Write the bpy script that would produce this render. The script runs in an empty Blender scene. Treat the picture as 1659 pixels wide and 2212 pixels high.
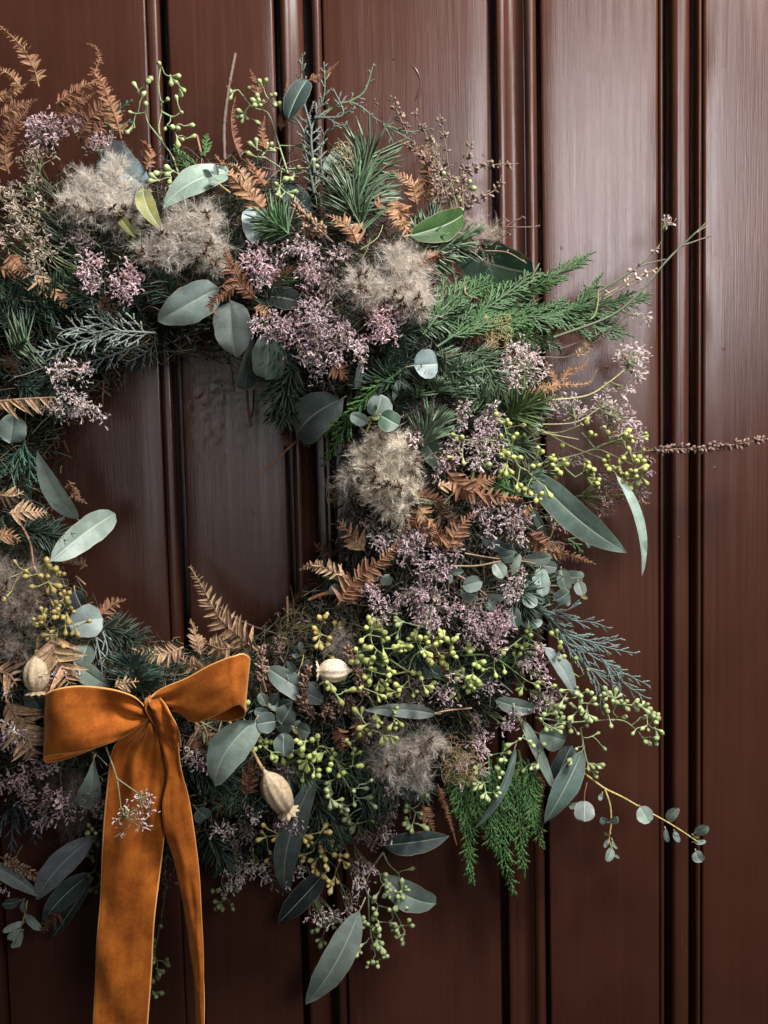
import bpy, math
import numpy as np
from mathutils import Matrix, Vector

sc = bpy.context.scene
rng = np.random.default_rng(7)

# ------------------------------------------------------------------ camera
S = 0.65 / 1659.0                       # metres per layout unit on the door face
FOC = 1.5                               # focal length / image width
DIST = 0.65 * FOC
zc = -np.array([965.0, -42333.0, -2500.0 * FOC]); zc /= np.linalg.norm(zc)   # world up in camera axes
yc = np.array([0, 0, -1.0]); yc = yc - zc * yc.dot(zc); yc /= np.linalg.norm(yc)
xc = np.cross(yc, zc)
RW = np.stack([xc, yc, zc])             # camera -> world rotation
AIM = np.array([0.0, 0.0, 1.5])
CAM = AIM - DIST * (RW @ np.array([0, 0, -1.0]))
cd = bpy.data.cameras.new("camera"); cam = bpy.data.objects.new("camera", cd)
sc.collection.objects.link(cam); sc.camera = cam
cd.sensor_fit = 'HORIZONTAL'; cd.sensor_width = 36; cd.lens = 36 * FOC
cd.clip_start = 0.02; cd.clip_end = 50
M = Matrix.Identity(4)
for i in range(3):
    for j in range(3): M[i][j] = RW[i, j]
    M[i][3] = CAM[i]
cam.matrix_world = M

# ------------------------------------------------------------------ light
world = bpy.data.worlds.new("World"); sc.world = world; world.use_nodes = True
bg = world.node_tree.nodes["Background"]
bg.inputs[0].default_value = (0.95, 0.92, 1.0, 1); bg.inputs[1].default_value = 0.02

def area(name, loc, aim, size, power, color):
    l = bpy.data.lights.new(name, 'AREA'); l.shape = 'DISK'; l.size = size; l.energy = power; l.color = color
    o = bpy.data.objects.new(name, l); sc.collection.objects.link(o); o.location = loc
    o.rotation_euler = (Vector(aim) - Vector(loc)).to_track_quat('-Z', 'Y').to_euler()
    return o
area("ceiling_lamp", (0.56, -0.62, 2.52), (-0.05, 0, 1.5), 0.40, 50, (1.0, 0.945, 0.92))
rl_ = area("room_lamp", (0.50, -1.5, 1.98), (0.0, 0, 1.5), 0.44, 12.5, (1.0, 0.95, 0.98))
area("side_fill", (-0.24, -1.55, 1.49), (-0.12, 0, 1.45), 0.45, 1.3, (1.0, 0.95, 0.93))  # added fill, not a real lamp: makes the pale reflection inside the ring
rl_.data.shape = 'ELLIPSE'; rl_.data.size_y = 0.72
vs = sc.view_settings
vs.view_transform = 'Standard'; vs.look = 'None'; vs.exposure = 0.0; vs.gamma = 1.0
sc.cycles.use_denoising = True

# ------------------------------------------------------------------ geometry helpers
def P(x, y, h=0.0):
    """layout point (1659 wide frame of the door front) at distance h in front of the door -> world"""
    x, y, h = np.broadcast_arrays(np.asarray(x, float), np.asarray(y, float), np.asarray(h, float))
    c = np.stack([(x - 829.5) / 1659, -(y - 1106) / 1659, np.full(x.shape, -FOC)], -1)
    d = c @ RW.T
    t = (-h - CAM[1]) / d[..., 1]
    return CAM + d * t[..., None]

CX, CY, CR = 425.0, 1080.0, 512.0
def H(x, y):
    r = np.hypot(np.asarray(x, float) - CX, np.asarray(y, float) - CY)
    t = (r - CR) / 265
    return 0.028 + 0.072 * np.sqrt(np.clip(1 - t * t, 0, 1))

def unit(v): return v / np.maximum(np.linalg.norm(v, axis=-1, keepdims=True), 1e-12)
def rdir(n, bias=(0, -1, 0), spread=1.0):
    return unit(np.asarray(bias) + rng.normal(size=(n, 3)) * spread)

def spline(pts, n):
    p = np.asarray(pts, float)
    if len(p) == 1: return np.repeat(p, n, 0)
    q = np.vstack([2 * p[0] - p[1], p, 2 * p[-1] - p[-2]])
    seg = np.linalg.norm(np.diff(p, axis=0), axis=1); s = np.r_[0, np.cumsum(seg)]; s /= s[-1]
    u = np.linspace(0, 1, n)
    i = np.clip(np.searchsorted(s, u, 'right') - 1, 0, len(p) - 2)
    t = ((u - s[i]) / np.maximum(s[i + 1] - s[i], 1e-9))[:, None]
    a, b, c, d = q[i], q[i + 1], q[i + 2], q[i + 3]
    return .5 * (2 * b + (c - a) * t + (2 * a - 5 * b + 4 * c - d) * t ** 2 + (3 * b - a - 3 * c + d) * t ** 3)

def frame(y, z):
    """rotation stacks with local y along y and local z near z: (N,3,3) columns x,y,z"""
    y = unit(y); z = z - y * (y * z).sum(-1, keepdims=True); z = unit(z)
    return np.stack([np.cross(y, z), y, z], -1)

class Acc:
    def __init__(s): s.V, s.Q, s.T, s.C, s.U, s.n = [], [], [], [], [], 0
    def add(s, V, Q=None, T=None, col=(1, 1, 1), uv=None):
        V = np.asarray(V, float).reshape(-1, 3)
        s.V.append(V)
        if Q is not None and len(Q): s.Q.append(np.asarray(Q) + s.n)
        if T is not None and len(T): s.T.append(np.asarray(T) + s.n)
        s.C.append(np.broadcast_to(np.asarray(col, float), (len(V), 3)))
        s.U.append(np.zeros((len(V), 2)) if uv is None else np.asarray(uv, float))
        s.n += len(V)
    def stamp(s, tp, R, t, ca, cb=None):
        N = len(t); nv = len(tp['v'])
        V = np.einsum('nij,vj->nvi', R, tp['v']) + t[:, None]
        ca = np.broadcast_to(np.asarray(ca, float), (N, 3)); cb = ca if cb is None else np.broadcast_to(np.asarray(cb, float), (N, 3))
        m = tp['m'][None, :, None]
        C = ca[:, None] * (1 - m) + cb[:, None] * m
        off = (np.arange(N) * nv)[:, None, None]
        Q = (tp['q'][None] + off).reshape(-1, 4) if len(tp['q']) else None
        T = (tp['t'][None] + off).reshape(-1, 3) if len(tp['t']) else None
        s.add(V.reshape(-1, 3), Q, T, C.reshape(-1, 3), np.tile(tp['uv'], (N, 1)))
    def tube(s, path, r, sides=5, col=(1, 1, 1), col2=None, cap=True):
        path = np.asarray(path, float); n = len(path)
        r = np.broadcast_to(np.asarray(r, float), (n,))
        tg = unit(np.gradient(path, axis=0))
        ref = np.array([0.31, -0.9, 0.3]) if abs(tg[0] @ unit(np.array([0.31, -0.9, 0.3]))) < .9 else np.array([1., 0, 0])
        a = unit(np.cross(tg, ref)); b = np.cross(tg, a)
        th = np.arange(sides) * 2 * np.pi / sides
        V = path[:, None] + r[:, None, None] * (a[:, None] * np.cos(th)[None, :, None] + b[:, None] * np.sin(th)[None, :, None])
        i = np.arange(n - 1)[:, None] * sides; j = np.arange(sides)[None]; k = (j + 1) % sides
        Q = np.stack([i + j, i + k, i + sides + k, i + sides + j], -1).reshape(-1, 4)
        V = V.reshape(-1, 3); T = None
        c = np.broadcast_to(np.asarray(col, float), (3,))
        C = np.repeat(c[None], n, 0) if col2 is None else c[None] * (1 - np.linspace(0, 1, n)[:, None]) + np.asarray(col2)[None] * np.linspace(0, 1, n)[:, None]
        C = np.repeat(C, sides, 0)
        if cap:
            V = np.vstack([V, path[-1] + tg[-1] * r[-1] * .6]); C = np.vstack([C, C[-1]])
            T = np.stack([(n - 1) * sides + np.arange(sides), (n - 1) * sides + (np.arange(sides) + 1) % sides, np.full(sides, n * sides)], -1)
        s.add(V, Q, T, C)
    def grid(s, G, col=(1, 1, 1), uv=None, flip=False):
        a, b = G.shape[:2]
        i = np.arange(a - 1)[:, None] * b; j = np.arange(b - 1)[None]
        Q = np.stack([i + j, i + j + 1, i + b + j + 1, i + b + j], -1).reshape(-1, 4)
        if flip: Q = Q[:, ::-1]
        if uv is None:
            uv = np.stack(np.meshgrid(np.linspace(0, 1, a), np.linspace(0, 1, b), indexing='ij'), -1)
        c = np.asarray(col, float)
        s.add(G.reshape(-1, 3), Q, None, c.reshape(-1, 3) if c.ndim == 3 else col, uv.reshape(-1, 2))
    def mesh(s, name, mat, smooth=True):
        V = np.vstack(s.V); Q = np.vstack(s.Q) if s.Q else np.zeros((0, 4), int); T = np.vstack(s.T) if s.T else np.zeros((0, 3), int)
        C = np.vstack(s.C); U = np.vstack(s.U)
        me = bpy.data.meshes.new(name)
        me.vertices.add(len(V)); me.vertices.foreach_set('co', V.astype(np.float32).ravel())
        L = np.concatenate([Q.ravel(), T.ravel()]).astype(np.int32)
        me.loops.add(len(L)); me.loops.foreach_set('vertex_index', L)
        st = np.concatenate([np.arange(len(Q)) * 4, len(Q) * 4 + np.arange(len(T)) * 3]).astype(np.int32)
        me.polygons.add(len(st)); me.polygons.foreach_set('loop_start', st)
        me.polygons.foreach_set('use_smooth', np.full(len(st), smooth))
        ca = me.color_attributes.new('Col', 'FLOAT_COLOR', 'POINT')
        ca.data.foreach_set('color', np.hstack([C, np.ones((len(C), 1))]).astype(np.float32).ravel())
        uvl = me.uv_layers.new(name='UVMap'); uvl.data.foreach_set('uv', U[L].astype(np.float32).ravel())
        me.update(calc_edges=True); me.validate()
        if mat: me.materials.append(mat)
        return me

def link(name, data, parent=None, kind=None, label=None, category=None, group=None, inv=None):
    o = bpy.data.objects.new(name, data); sc.collection.objects.link(o)
    if parent is not None:
        o.parent = parent
        if inv is not None: o.matrix_parent_inverse = inv
    for k, v in (('kind', kind), ('label', label), ('category', category), ('group', group)):
        if v: o[k] = v
    return o

# ------------------------------------------------------------------ materials
def nt(name):
    m = bpy.data.materials.new(name); m.use_nodes = True
    t = m.node_tree; t.nodes.clear()
    out = t.nodes.new('ShaderNodeOutputMaterial')
    p = t.nodes.new('ShaderNodeBsdfPrincipled')
    t.links.new(p.outputs[0], out.inputs[0])
    return m, t, p, out
def N(t, kind, **kw):
    n = t.nodes.new(kind)
    for k, v in kw.items():
        if k in n.inputs.keys() if isinstance(k, str) else False: n.inputs[k].default_value = v
        else: setattr(n, k, v)
    return n
def mathn(t, op, a, b=None, clamp=False):
    n = t.nodes.new('ShaderNodeMath'); n.operation = op; n.use_clamp = clamp
    for i, v in enumerate((a, b)):
        if v is None: continue
        if hasattr(v, 'links'): t.links.new(v, n.inputs[i])
        else: n.inputs[i].default_value = v
    return n.outputs[0]
def mixc(t, fac, a, b, mode='MIX'):
    n = t.nodes.new('ShaderNodeMix'); n.data_type = 'RGBA'; n.blend_type = mode
    for i, v in ((0, fac), (6, a), (7, b)):
        if hasattr(v, 'links'): t.links.new(v, n.inputs[i])
        elif i == 0: n.inputs[0].default_value = v
        else: n.inputs[i].default_value = (*v, 1)
    return n.outputs[2]
def ramp(t, src, lo, hi, a=0.0, b=1.0):
    n = t.nodes.new('ShaderNodeMapRange'); n.interpolation_type = 'SMOOTHSTEP'
    t.links.new(src, n.inputs[0])
    for i, v in enumerate((lo, hi, a, b)): n.inputs[i + 1].default_value = v
    return n.outputs[0]
def noise(t, scale, detail=3, vec=None, rough=.55):
    n = t.nodes.new('ShaderNodeTexNoise'); n.inputs['Scale'].default_value = scale; n.inputs['Detail'].default_value = detail
    n.inputs['Roughness'].default_value = rough
    if vec is None:
        g = t.nodes.new('ShaderNodeNewGeometry'); vec = g.outputs['Position']
    t.links.new(vec, n.inputs['Vector'])
    return n.outputs['Fac']
def bump(t, p, h, strength, dist):
    b = t.nodes.new('ShaderNodeBump'); b.inputs['Strength'].default_value = strength; b.inputs['Distance'].default_value = dist
    t.links.new(h, b.inputs['Height']); t.links.new(b.outputs[0], p.inputs['Normal'])
def translucent(t, p, out, col, fac):
    tr = t.nodes.new('ShaderNodeBsdfTranslucent'); t.links.new(col, tr.inputs[0])
    mx = t.nodes.new('ShaderNodeMixShader'); mx.inputs[0].default_value = fac
    t.links.new(p.outputs[0], mx.inputs[1]); t.links.new(tr.outputs[0], mx.inputs[2]); t.links.new(mx.outputs[0], out.inputs[0])

def plant_mat(name, rough=.6, spec=.3, nscale=300, namt=.35, transl=0.0, sheen=0.0, bmp=0.0, mottle=None):
    m, t, p, out = nt(name)
    a = N(t, 'ShaderNodeAttribute', attribute_name='Col')
    f = ramp(t, noise(t, nscale), .3, .7, 1 - namt, 1 + namt * .6)
    c = N(t, 'ShaderNodeCombineColor'); [t.links.new(f, c.inputs[i]) for i in range(3)]
    col = mixc(t, 1.0, a.outputs['Color'], c.outputs[0], 'MULTIPLY')
    if mottle:
        col = mixc(t, ramp(t, noise(t, mottle[0], 5), .5, .62, 0, mottle[2]), col, mottle[1])
    t.links.new(col, p.inputs['Base Color'])
    p.inputs['Roughness'].default_value = rough; p.inputs['Specular IOR Level'].default_value = spec
    p.inputs['Sheen Weight'].default_value = sheen
    if bmp: bump(t, p, noise(t, nscale * 2.5), bmp, .0006)
    if transl: translucent(t, p, out, col, transl)
    return m

M_STEM = plant_mat('stem_bark', .65, .3, 500, .3)
M_FERN = plant_mat('dry_bracken', .62, .3, 420, .4, .18)
M_NEEDLE = plant_mat('needle', .42, .45, 500, .25, .05)
M_CEDAR = plant_mat('cedar_scale', .5, .35, 900, .3, .08)
M_FLORET = plant_mat('floret', .7, .2, 900, .2, .2)
M_FLUFF = plant_mat('seed_plume', .7, .3, 120, .3, .3)
M_DRY = plant_mat('dry_bract', .75, .2, 700, .4, .05)
M_POD = plant_mat('poppy_capsule', .6, .25, 350, .2, 0, 0, .5, (520, (.24, .17, .10), .55))
M_FILL = plant_mat('wreath_base', .85, .15, 250, .5, 0, 0, .8)
M_BUD = None

def bud_mat():
    m, t, p, out = nt('eucalyptus_bud')
    a = N(t, 'ShaderNodeAttribute', attribute_name='Col')
    oi = t.nodes.new('ShaderNodeObjectInfo')
    f = ramp(t, oi.outputs['Random'], 0, 1, .72, 1.2)
    c = N(t, 'ShaderNodeCombineColor'); [t.links.new(f, c.inputs[i]) for i in range(3)]
    col = mixc(t, 1.0, a.outputs['Color'], c.outputs[0], 'MULTIPLY')
    col = mixc(t, ramp(t, noise(t, 600), .45, .8, 0, .4), col, (.30, .30, .12))
    col = mixc(t, ramp(t, noise(t, 60, 2), .62, .75, 0, .55), col, (.24, .15, .06))
    t.links.new(col, p.inputs['Base Color'])
    p.inputs['Roughness'].default_value = .5; p.inputs['Specular IOR Level'].default_value = .35
    p.inputs['Subsurface Weight'].default_value = .15; p.inputs['Subsurface Radius'].default_value = (.002, .002, .001)
    p.inputs['Subsurface Scale'].default_value = .5
    return m
M_BUD = bud_mat()

def leaf_mat():
    m, t, p, out = nt('eucalyptus_leaf')
    a = N(t, 'ShaderNodeAttribute', attribute_name='Col')
    uv = N(t, 'ShaderNodeUVMap', uv_map='UVMap')
    sx = t.nodes.new('ShaderNodeSeparateXYZ'); t.links.new(uv.outputs[0], sx.inputs[0])
    u, v = sx.outputs[0], sx.outputs[1]
    au = mathn(t, 'ABSOLUTE', mathn(t, 'SUBTRACT', mathn(t, 'MULTIPLY', u, 2.0), 1.0))
    # waxy bloom in soft patches
    blo = ramp(t, noise(t, 70, 4), .35, .7, .78, 1.15)
    c = N(t, 'ShaderNodeCombineColor'); [t.links.new(blo, c.inputs[i]) for i in range(3)]
    col = mixc(t, 1.0, a.outputs['Color'], c.outputs[0], 'MULTIPLY')
    fine = ramp(t, noise(t, 900, 3), .3, .75, .86, 1.1)
    c2 = N(t, 'ShaderNodeCombineColor'); [t.links.new(fine, c2.inputs[i]) for i in range(3)]
    col = mixc(t, 1.0, col, c2.outputs[0], 'MULTIPLY')
    # rubbed patches where the bloom is gone
    rub = ramp(t, noise(t, 45, 2, rough=.4), .66, .70, 0, .55)
    col = mixc(t, rub, col, (.055, .085, .055))
    # side veins and midrib
    vv = mathn(t, 'ADD', mathn(t, 'ADD', mathn(t, 'MULTIPLY', v, 8.0), mathn(t, 'MULTIPLY', au, -2.0)), mathn(t, 'MULTIPLY', noise(t, 60, 3), 3.0))
    sv = mathn(t, 'ABSOLUTE', mathn(t, 'SUBTRACT', mathn(t, 'FRACT', vv), .5))
    sv = mathn(t, 'MULTIPLY', ramp(t, sv, .0, .09, .13, 0), ramp(t, noise(t, 110, 2), .4, .65, 0, 1))
    col = mixc(t, sv, col, (.36, .42, .36))
    mid = ramp(t, au, .02, .06, .6, 0)
    col = mixc(t, mid, col, (.40, .46, .34))
    edge = ramp(t, au, .94, .985, 0, .45)
    col = mixc(t, edge, col, (.36, .30, .22))
    brn = mathn(t, 'MULTIPLY', ramp(t, au, .72, .98), ramp(t, noise(t, 55, 3), .58, .68, 0, .8))
    col = mixc(t, brn, col, (.15, .085, .04))
    spots = ramp(t, noise(t, 520, 2), .70, .75, 0, .7)
    col = mixc(t, spots, col, (.07, .05, .03))
    t.links.new(col, p.inputs['Base Color'])
    p.inputs['Roughness'].default_value = .5; p.inputs['Specular IOR Level'].default_value = .35
    h = mathn(t, 'ADD', mathn(t, 'MULTIPLY', sv, -2.0), mathn(t, 'MULTIPLY', noise(t, 350), .6))
    bump(t, p, h, .35, .0006)
    translucent(t, p, out, col, .10)
    return m
M_LEAF = leaf_mat()

def velvet_mat():
    m, t, p, out = nt('velvet')
    uv = N(t, 'ShaderNodeUVMap', uv_map='UVMap')
    sx = t.nodes.new('ShaderNodeSeparateXYZ'); t.links.new(uv.outputs[0], sx.inputs[0])
    mpu = t.nodes.new('ShaderNodeMapping'); mpu.inputs['Scale'].default_value = (5, 9, 1); t.links.new(uv.outputs[0], mpu.inputs[0])
    n1 = ramp(t, mathn(t, 'ADD', mathn(t, 'MULTIPLY', noise(t, 1.0, 3, mpu.outputs[0], .55), .22), mathn(t, 'MULTIPLY', noise(t, 48, 6, None, .66), .78)), .35, .65, 0, 1)
    col = mixc(t, n1, (.185, .043, .004), (.315, .092, .010))
    n2 = ramp(t, noise(t, 700, 4), .35, .7, .86, 1.1)
    c = N(t, 'ShaderNodeCombineColor'); [t.links.new(n2, c.inputs[i]) for i in range(3)]
    col = mixc(t, 1.0, col, c.outputs[0], 'MULTIPLY')
    e = mathn(t, 'ABSOLUTE', mathn(t, 'SUBTRACT', mathn(t, 'MULTIPLY', sx.outputs[1], 2.0), 1.0))
    col = mixc(t, ramp(t, e, .95, .975, 0, .85), col, (.66, .36, .12))
    t.links.new(col, p.inputs['Base Color'])
    p.inputs['Roughness'].default_value = .85; p.inputs['Specular IOR Level'].default_value = .15
    p.inputs['Sheen Weight'].default_value = .7; p.inputs['Sheen Roughness'].default_value = .35
    p.inputs['Sheen Tint'].default_value = (1.0, .50, .18, 1)
    bump(t, p, noise(t, 1500, 3), .2, .0004)
    return m
M_VELVET = velvet_mat()

def door_mat():
    m, t, p, out = nt('gloss_door_paint')
    g = t.nodes.new('ShaderNodeNewGeometry')
    def mapped(sx, sy, sz):
        mp = t.nodes.new('ShaderNodeMapping'); mp.inputs['Scale'].default_value = (sx, sy, sz)
        t.links.new(g.outputs['Position'], mp.inputs[0]); return mp.outputs[0]
    st = noise(t, 1.0, 5, mapped(900, 300, 20), .6)
    st2 = noise(t, 1.0, 3, mapped(260, 200, 5), .5)
    lump = noise(t, 26, 3, mapped(1, 1, .45))
    col = mixc(t, ramp(t, noise(t, 9, 4), .3, .7, 0, 1), (.034, .0120, .0072), (.045, .0160, .0095))
    col = mixc(t, ramp(t, st2, .35, .7, 0, .25), col, (.051, .0185, .0115))
    scr = mathn(t, 'MULTIPLY', ramp(t, noise(t, 1.0, 2, mapped(1500, 900, 26)), .70, .76, 0, .65), ramp(t, noise(t, 14, 2), .45, .62))
    col = mixc(t, scr, col, (.15, .070, .050))
    t.links.new(col, p.inputs['Base Color'])
    r = ramp(t, st2, .3, .7, .22, .29)
    t.links.new(r, p.inputs['Roughness'])
    p.inputs['Specular IOR Level'].default_value = .5
    # wrinkled patch of old paint inside the ring of the wreath
    c0 = P(470, 905, 0)
    vd = t.nodes.new('ShaderNodeVectorMath'); vd.operation = 'DISTANCE'
    t.links.new(g.outputs['Position'], vd.inputs[0]); vd.inputs[1].default_value = tuple(c0)
    mask = ramp(t, mathn(t, 'ADD', vd.outputs['Value'], mathn(t, 'MULTIPLY', noise(t, 40, 2), .03)), .02, .075, 1, 0)
    vor = t.nodes.new('ShaderNodeTexVoronoi'); vor.inputs['Scale'].default_value = 85
    t.links.new(g.outputs['Position'], vor.inputs['Vector'])
    wr = mathn(t, 'MULTIPLY', mask, mathn(t, 'ADD', mathn(t, 'MULTIPLY', noise(t, 120, 2), 5.0), mathn(t, 'MULTIPLY', ramp(t, vor.outputs['Distance'], .1, .5), 2.5)))
    # grit under the paint
    v2 = t.nodes.new('ShaderNodeTexVoronoi'); v2.inputs['Scale'].default_value = 75
    t.links.new(mapped(1, 1, .7), v2.inputs['Vector'])
    grit = mathn(t, 'MULTIPLY', ramp(t, v2.outputs['Distance'], .05, .11, 1, 0), ramp(t, noise(t, 31, 1), .56, .6, 0, 2.2))
    h = mathn(t, 'ADD', mathn(t, 'ADD', mathn(t, 'MULTIPLY', st, 1.6), mathn(t, 'MULTIPLY', st2, .4)), mathn(t, 'ADD', mathn(t, 'MULTIPLY', lump, 2.5), mathn(t, 'ADD', wr, grit)))
    bump(t, p, h, .27, .00028)
    return m
M_DOOR = door_mat()

# ------------------------------------------------------------------ the door
def nx(x, row=300): return P(x * .6636, row * .6636, 0)[0]       # photo column on the door face
ZB, ZT = 0.80, 2.25
door_root = link('plank_door', None, None, 'structure', 'dark burgundy painted plank door with beaded vertical mouldings', 'door')
door_root.location = (0, 0, ZB)
DINV = Matrix.Translation((0, 0, -ZB))
def wob(z, seed, amp):
    r = np.random.default_rng(seed); o = np.zeros_like(z)
    for f in (5, 13, 31, 70, 150): o += r.normal() * np.sin(z * f * r.uniform(.8, 1.2) + r.uniform(0, 6)) / f ** .45
    return o * amp
def door_piece(name, prof, back=-.024, seed=0, amp=.00026):
    """prof: list of (photo column, relief in mm toward the viewer)"""
    xs = np.array([nx(a) for a, _ in prof]); hs = np.array([b for _, b in prof]) / 1000
    zs = np.linspace(ZB, ZT, 170)
    G = np.zeros((len(zs), len(xs) + 2, 3))
    for k in range(len(xs)):
        e = amp if len(xs) < 12 or k < 4 or k > len(xs) - 5 else amp * .4
        G[:, k + 1] = np.stack([xs[k] + wob(zs, seed * 31 + k, e), -hs[k] + wob(zs, seed * 57 + k + 900, e * .6), zs], -1)
    G[:, 0] = G[:, 1]; G[:, 0, 1] = -back; G[:, 0, 0] += 0.0004
    G[:, -1] = G[:, -2]; G[:, -1, 1] = -back; G[:, -1, 0] -= 0.0004
    a = Acc(); a.grid(G)
    return link(name, a.mesh(name, M_DOOR), door_root, inv=DINV)
def flat(x0, x1, l=1.6, r=1.6, n=9):
    """a plank face with softened arrises"""
    e = [(x0, -l * 1.6), (x0 + 1.5, -l * .7), (x0 + 4, -l * .2), (x0 + 9, 0)]
    m = [(x, 0) for x in np.linspace(x0 + 9, x1 - 9, n)[1:-1]]
    return e + m + [(x1 - 9, 0), (x1 - 4, -r * .2), (x1 - 1.5, -r * .7), (x1, -r * 1.6)]
def bead(x0, x1, top, drop, n=9, flatn=.5):
    x = np.linspace(x0, x1, n); u = np.linspace(-1, 1, n)
    return [(a, top - drop * abs(b) ** (2 / flatn)) for a, b in zip(x, u)]
door_piece('plank', flat(-1450, -800), seed=1)
door_piece('moulding', bead(-790, -735, 0, 5), seed=2)
door_piece('plank', flat(-725, -205), seed=3)
door_piece('moulding', bead(-195, -140, 0, 5), seed=4)
door_piece('plank', flat(-130, 484, r=1.2), seed=5)
door_piece('moulding', [(486, -3), (488, -.8), (491, -.2), (500, 0), (512, -.2), (520, -.9), (523, -2.6), (525, -5)], seed=6, amp=.0001)
door_piece('plank', flat(553, 897, l=1.2, r=1.6), seed=7)
door_piece('moulding', [(915, -6), (917, -2), (921, 1.4), (929, 3), (938, 3), (947, 1.8), (955, .3), (962, -.4), (974, -1.6), (985, -4), (992, -7)], seed=8)
door_piece('moulding', bead(1021, 1050, 1.6, 3.4, 9), seed=9)
door_piece('plank', flat(1056, 1592, l=1.3, r=1.8), seed=10)
door_piece('moulding', [(1619, -6), (1621, -3.2), (1624, -2.4), (1634, -2.2), (1643, -2.5), (1646, -3.0), (1649, -5.5), (1655, -8.2), (1668, -10), (1690, -10), (1705, -7), (1709, -4)], seed=11)
door_piece('moulding', bead(1711, 1748, .6, 4, 11, .7), seed=12)
door_piece('plank', flat(1762, 2143, l=1.4, r=1.4), seed=13)
door_piece('moulding', bead(2145, 2163, -1.2, 4, 7, .8), seed=14)
door_piece('moulding', bead(2188, 2247, .8, 4.5, 13, .4), seed=15)
door_piece('moulding', bead(2270, 2289, -.8, 4, 7, .8), seed=16)
door_piece('plank', flat(2291, 2790), seed=17)
door_piece('moulding', bead(2800, 2855, 0, 5), seed=18)
door_piece('plank', flat(2866, 3500), seed=19)
a = Acc()
for (x0, x1, y0, y1) in ((nx(-1450), nx(3500), .026, .045),):
    vv = np.array([[x, y, z] for x in (x0, x1) for y in (y0, y1) for z in (ZB, ZT)])
    a.add(vv, [[0, 1, 3, 2], [4, 6, 7, 5], [0, 4, 5, 1], [2, 3, 7, 6], [0, 2, 6, 4], [1, 5, 7, 3]])
link('door_core', a.mesh('door_core', M_DOOR, False), door_root, inv=DINV)
# ring-shaped run in the old paint and a few paint drops
a = Acc()
def ridge(pts, r):
    p = spline(P(np.array([q[0] for q in pts]), np.array([q[1] for q in pts]), -.0003), 20)
    a.tube(p, r * np.interp(np.linspace(0, 1, 20), [0, .2, .5, .8, 1], [.3, 1, .7, 1.1, .2]), 6)
ridge([(885, 138), (898, 150), (907, 170), (908, 190), (900, 210), (893, 220)], .0011)
ridge([(848, 128), (853, 126)], .0012); ridge([(808, 210), (812, 222), (820, 228)], .0008)
link('paint_run', a.mesh('paint_run', M_DOOR), door_root, inv=DINV)

# ------------------------------------------------------------------ the wreath root
wc = P(CX, CY, 0)
wreath = link('wreath', None, None, 'thing', 'round winter wreath of eucalyptus, bracken, sea lavender and fluffy seed heads on the door', 'wreath')
wreath.location = tuple(wc)
WINV = Matrix.Translation(tuple(-wc))
def part(name, me, label=None, kind=None): return link(name, me, wreath, kind, label, inv=WINV)
def sub(name, me, par, kind=None): return link(name, me, par, kind)

# ------------------------------------------------------------------ templates
def tpl(v, q=(), t=(), m=None, uv=None):
    v = np.array(v, float)
    return dict(v=v, q=np.array(q, int).reshape(-1, 4), t=np.array(t, int).reshape(-1, 3), m=np.zeros(len(v)) if m is None else np.array(m, float), uv=np.zeros((len(v), 2)) if uv is None else uv)
def lathe_tpl(prof, sides, mcol):
    v, q, t, m = [], [], [], []
    for (r, y), c in zip(prof, mcol):
        for k in range(sides):
            th = 2 * math.pi * k / sides; v.append((r * math.cos(th), y, r * math.sin(th))); m.append(c)
    for i in range(len(prof) - 1):
        for k in range(sides):
            k2 = (k + 1) % sides
            q.append((i * sides + k, i * sides + k2, (i + 1) * sides + k2, (i + 1) * sides + k))
    return tpl(v, q, t, m)
BUD = lathe_tpl([(.085, -.85), (.09, -.4), (.14, -.1), (.25, .18), (.34, .42), (.375, .60), (.33, .76), (.18, .89), (.04, 1.02)], 8, [1, 1, .8, .4, .15, 0, 0, .35, .8])
NEEDLE = lathe_tpl([(.022, 0), (.030, .35), (.026, .75), (.004, 1.0)], 3, [.6, 0, 0, .5])
BRACT = lathe_tpl([(.06, 0), (.30, .3), (.26, .65), (.03, 1.0)], 4, [0, .1, .6, 1])
def floret_tpl():
    v, q, t, m = [], [], [], []
    prof = [(.05, 0, 0), (.12, .3, .35), (.155, .78, .6)]
    for r, y, c in prof:
        for k in range(4):
            th = math.pi / 2 * k; v.append((r * math.cos(th), y, r * math.sin(th))); m.append(c)
    for i in range(2):
        for k in range(4):
            q.append((i * 4 + k, i * 4 + (k + 1) % 4, i * 4 + 4 + (k + 1) % 4, i * 4 + 4 + k))
    for k in range(5):
        th = 2 * math.pi * k / 5 + .3; c, s_ = math.cos(th), math.sin(th); b = len(v)
        w = .13
        w = .085
        v += [(.07 * c, .70, .07 * s_), (.19 * c - w * s_, .94, .19 * s_ + w * c), (.27 * c, 1.04, .27 * s_), (.19 * c + w * s_, .94, .19 * s_ - w * c)]
        m += [.5, .9, 1, .9]; q.append((b, b + 1, b + 2, b + 3))
    return tpl(v, q, t, m)
FLORET = floret_tpl()
def leaflet_tpl(curl, cup, n=6, wid=.118, teeth=0):
    v, m, q, uv = [], [], [], []
    for i in range(n):
        s = i / (n - 1)
        w = wid * (max(0, math.sin(math.pi * (.12 + .88 * s) ** .75)) ** .6) * (1 - .25 * s) * (1 + (teeth if i % 2 else -teeth)) + .008
        if i == n - 1: w = .012
        ang = curl * s; y = s * (1 - .25 * abs(curl) * s); z = -curl * .5 * s * s
        for u in (-1, 0, 1):
            v.append((u * w, y, z + cup * w * abs(u))); m.append(.0 if u == 0 else .8)
        if i:
            b = (i - 1) * 3
            q += [(b, b + 1, b + 4, b + 3), (b + 1, b + 2, b + 5, b + 4)]
    return tpl(v, q, (), m)
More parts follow.
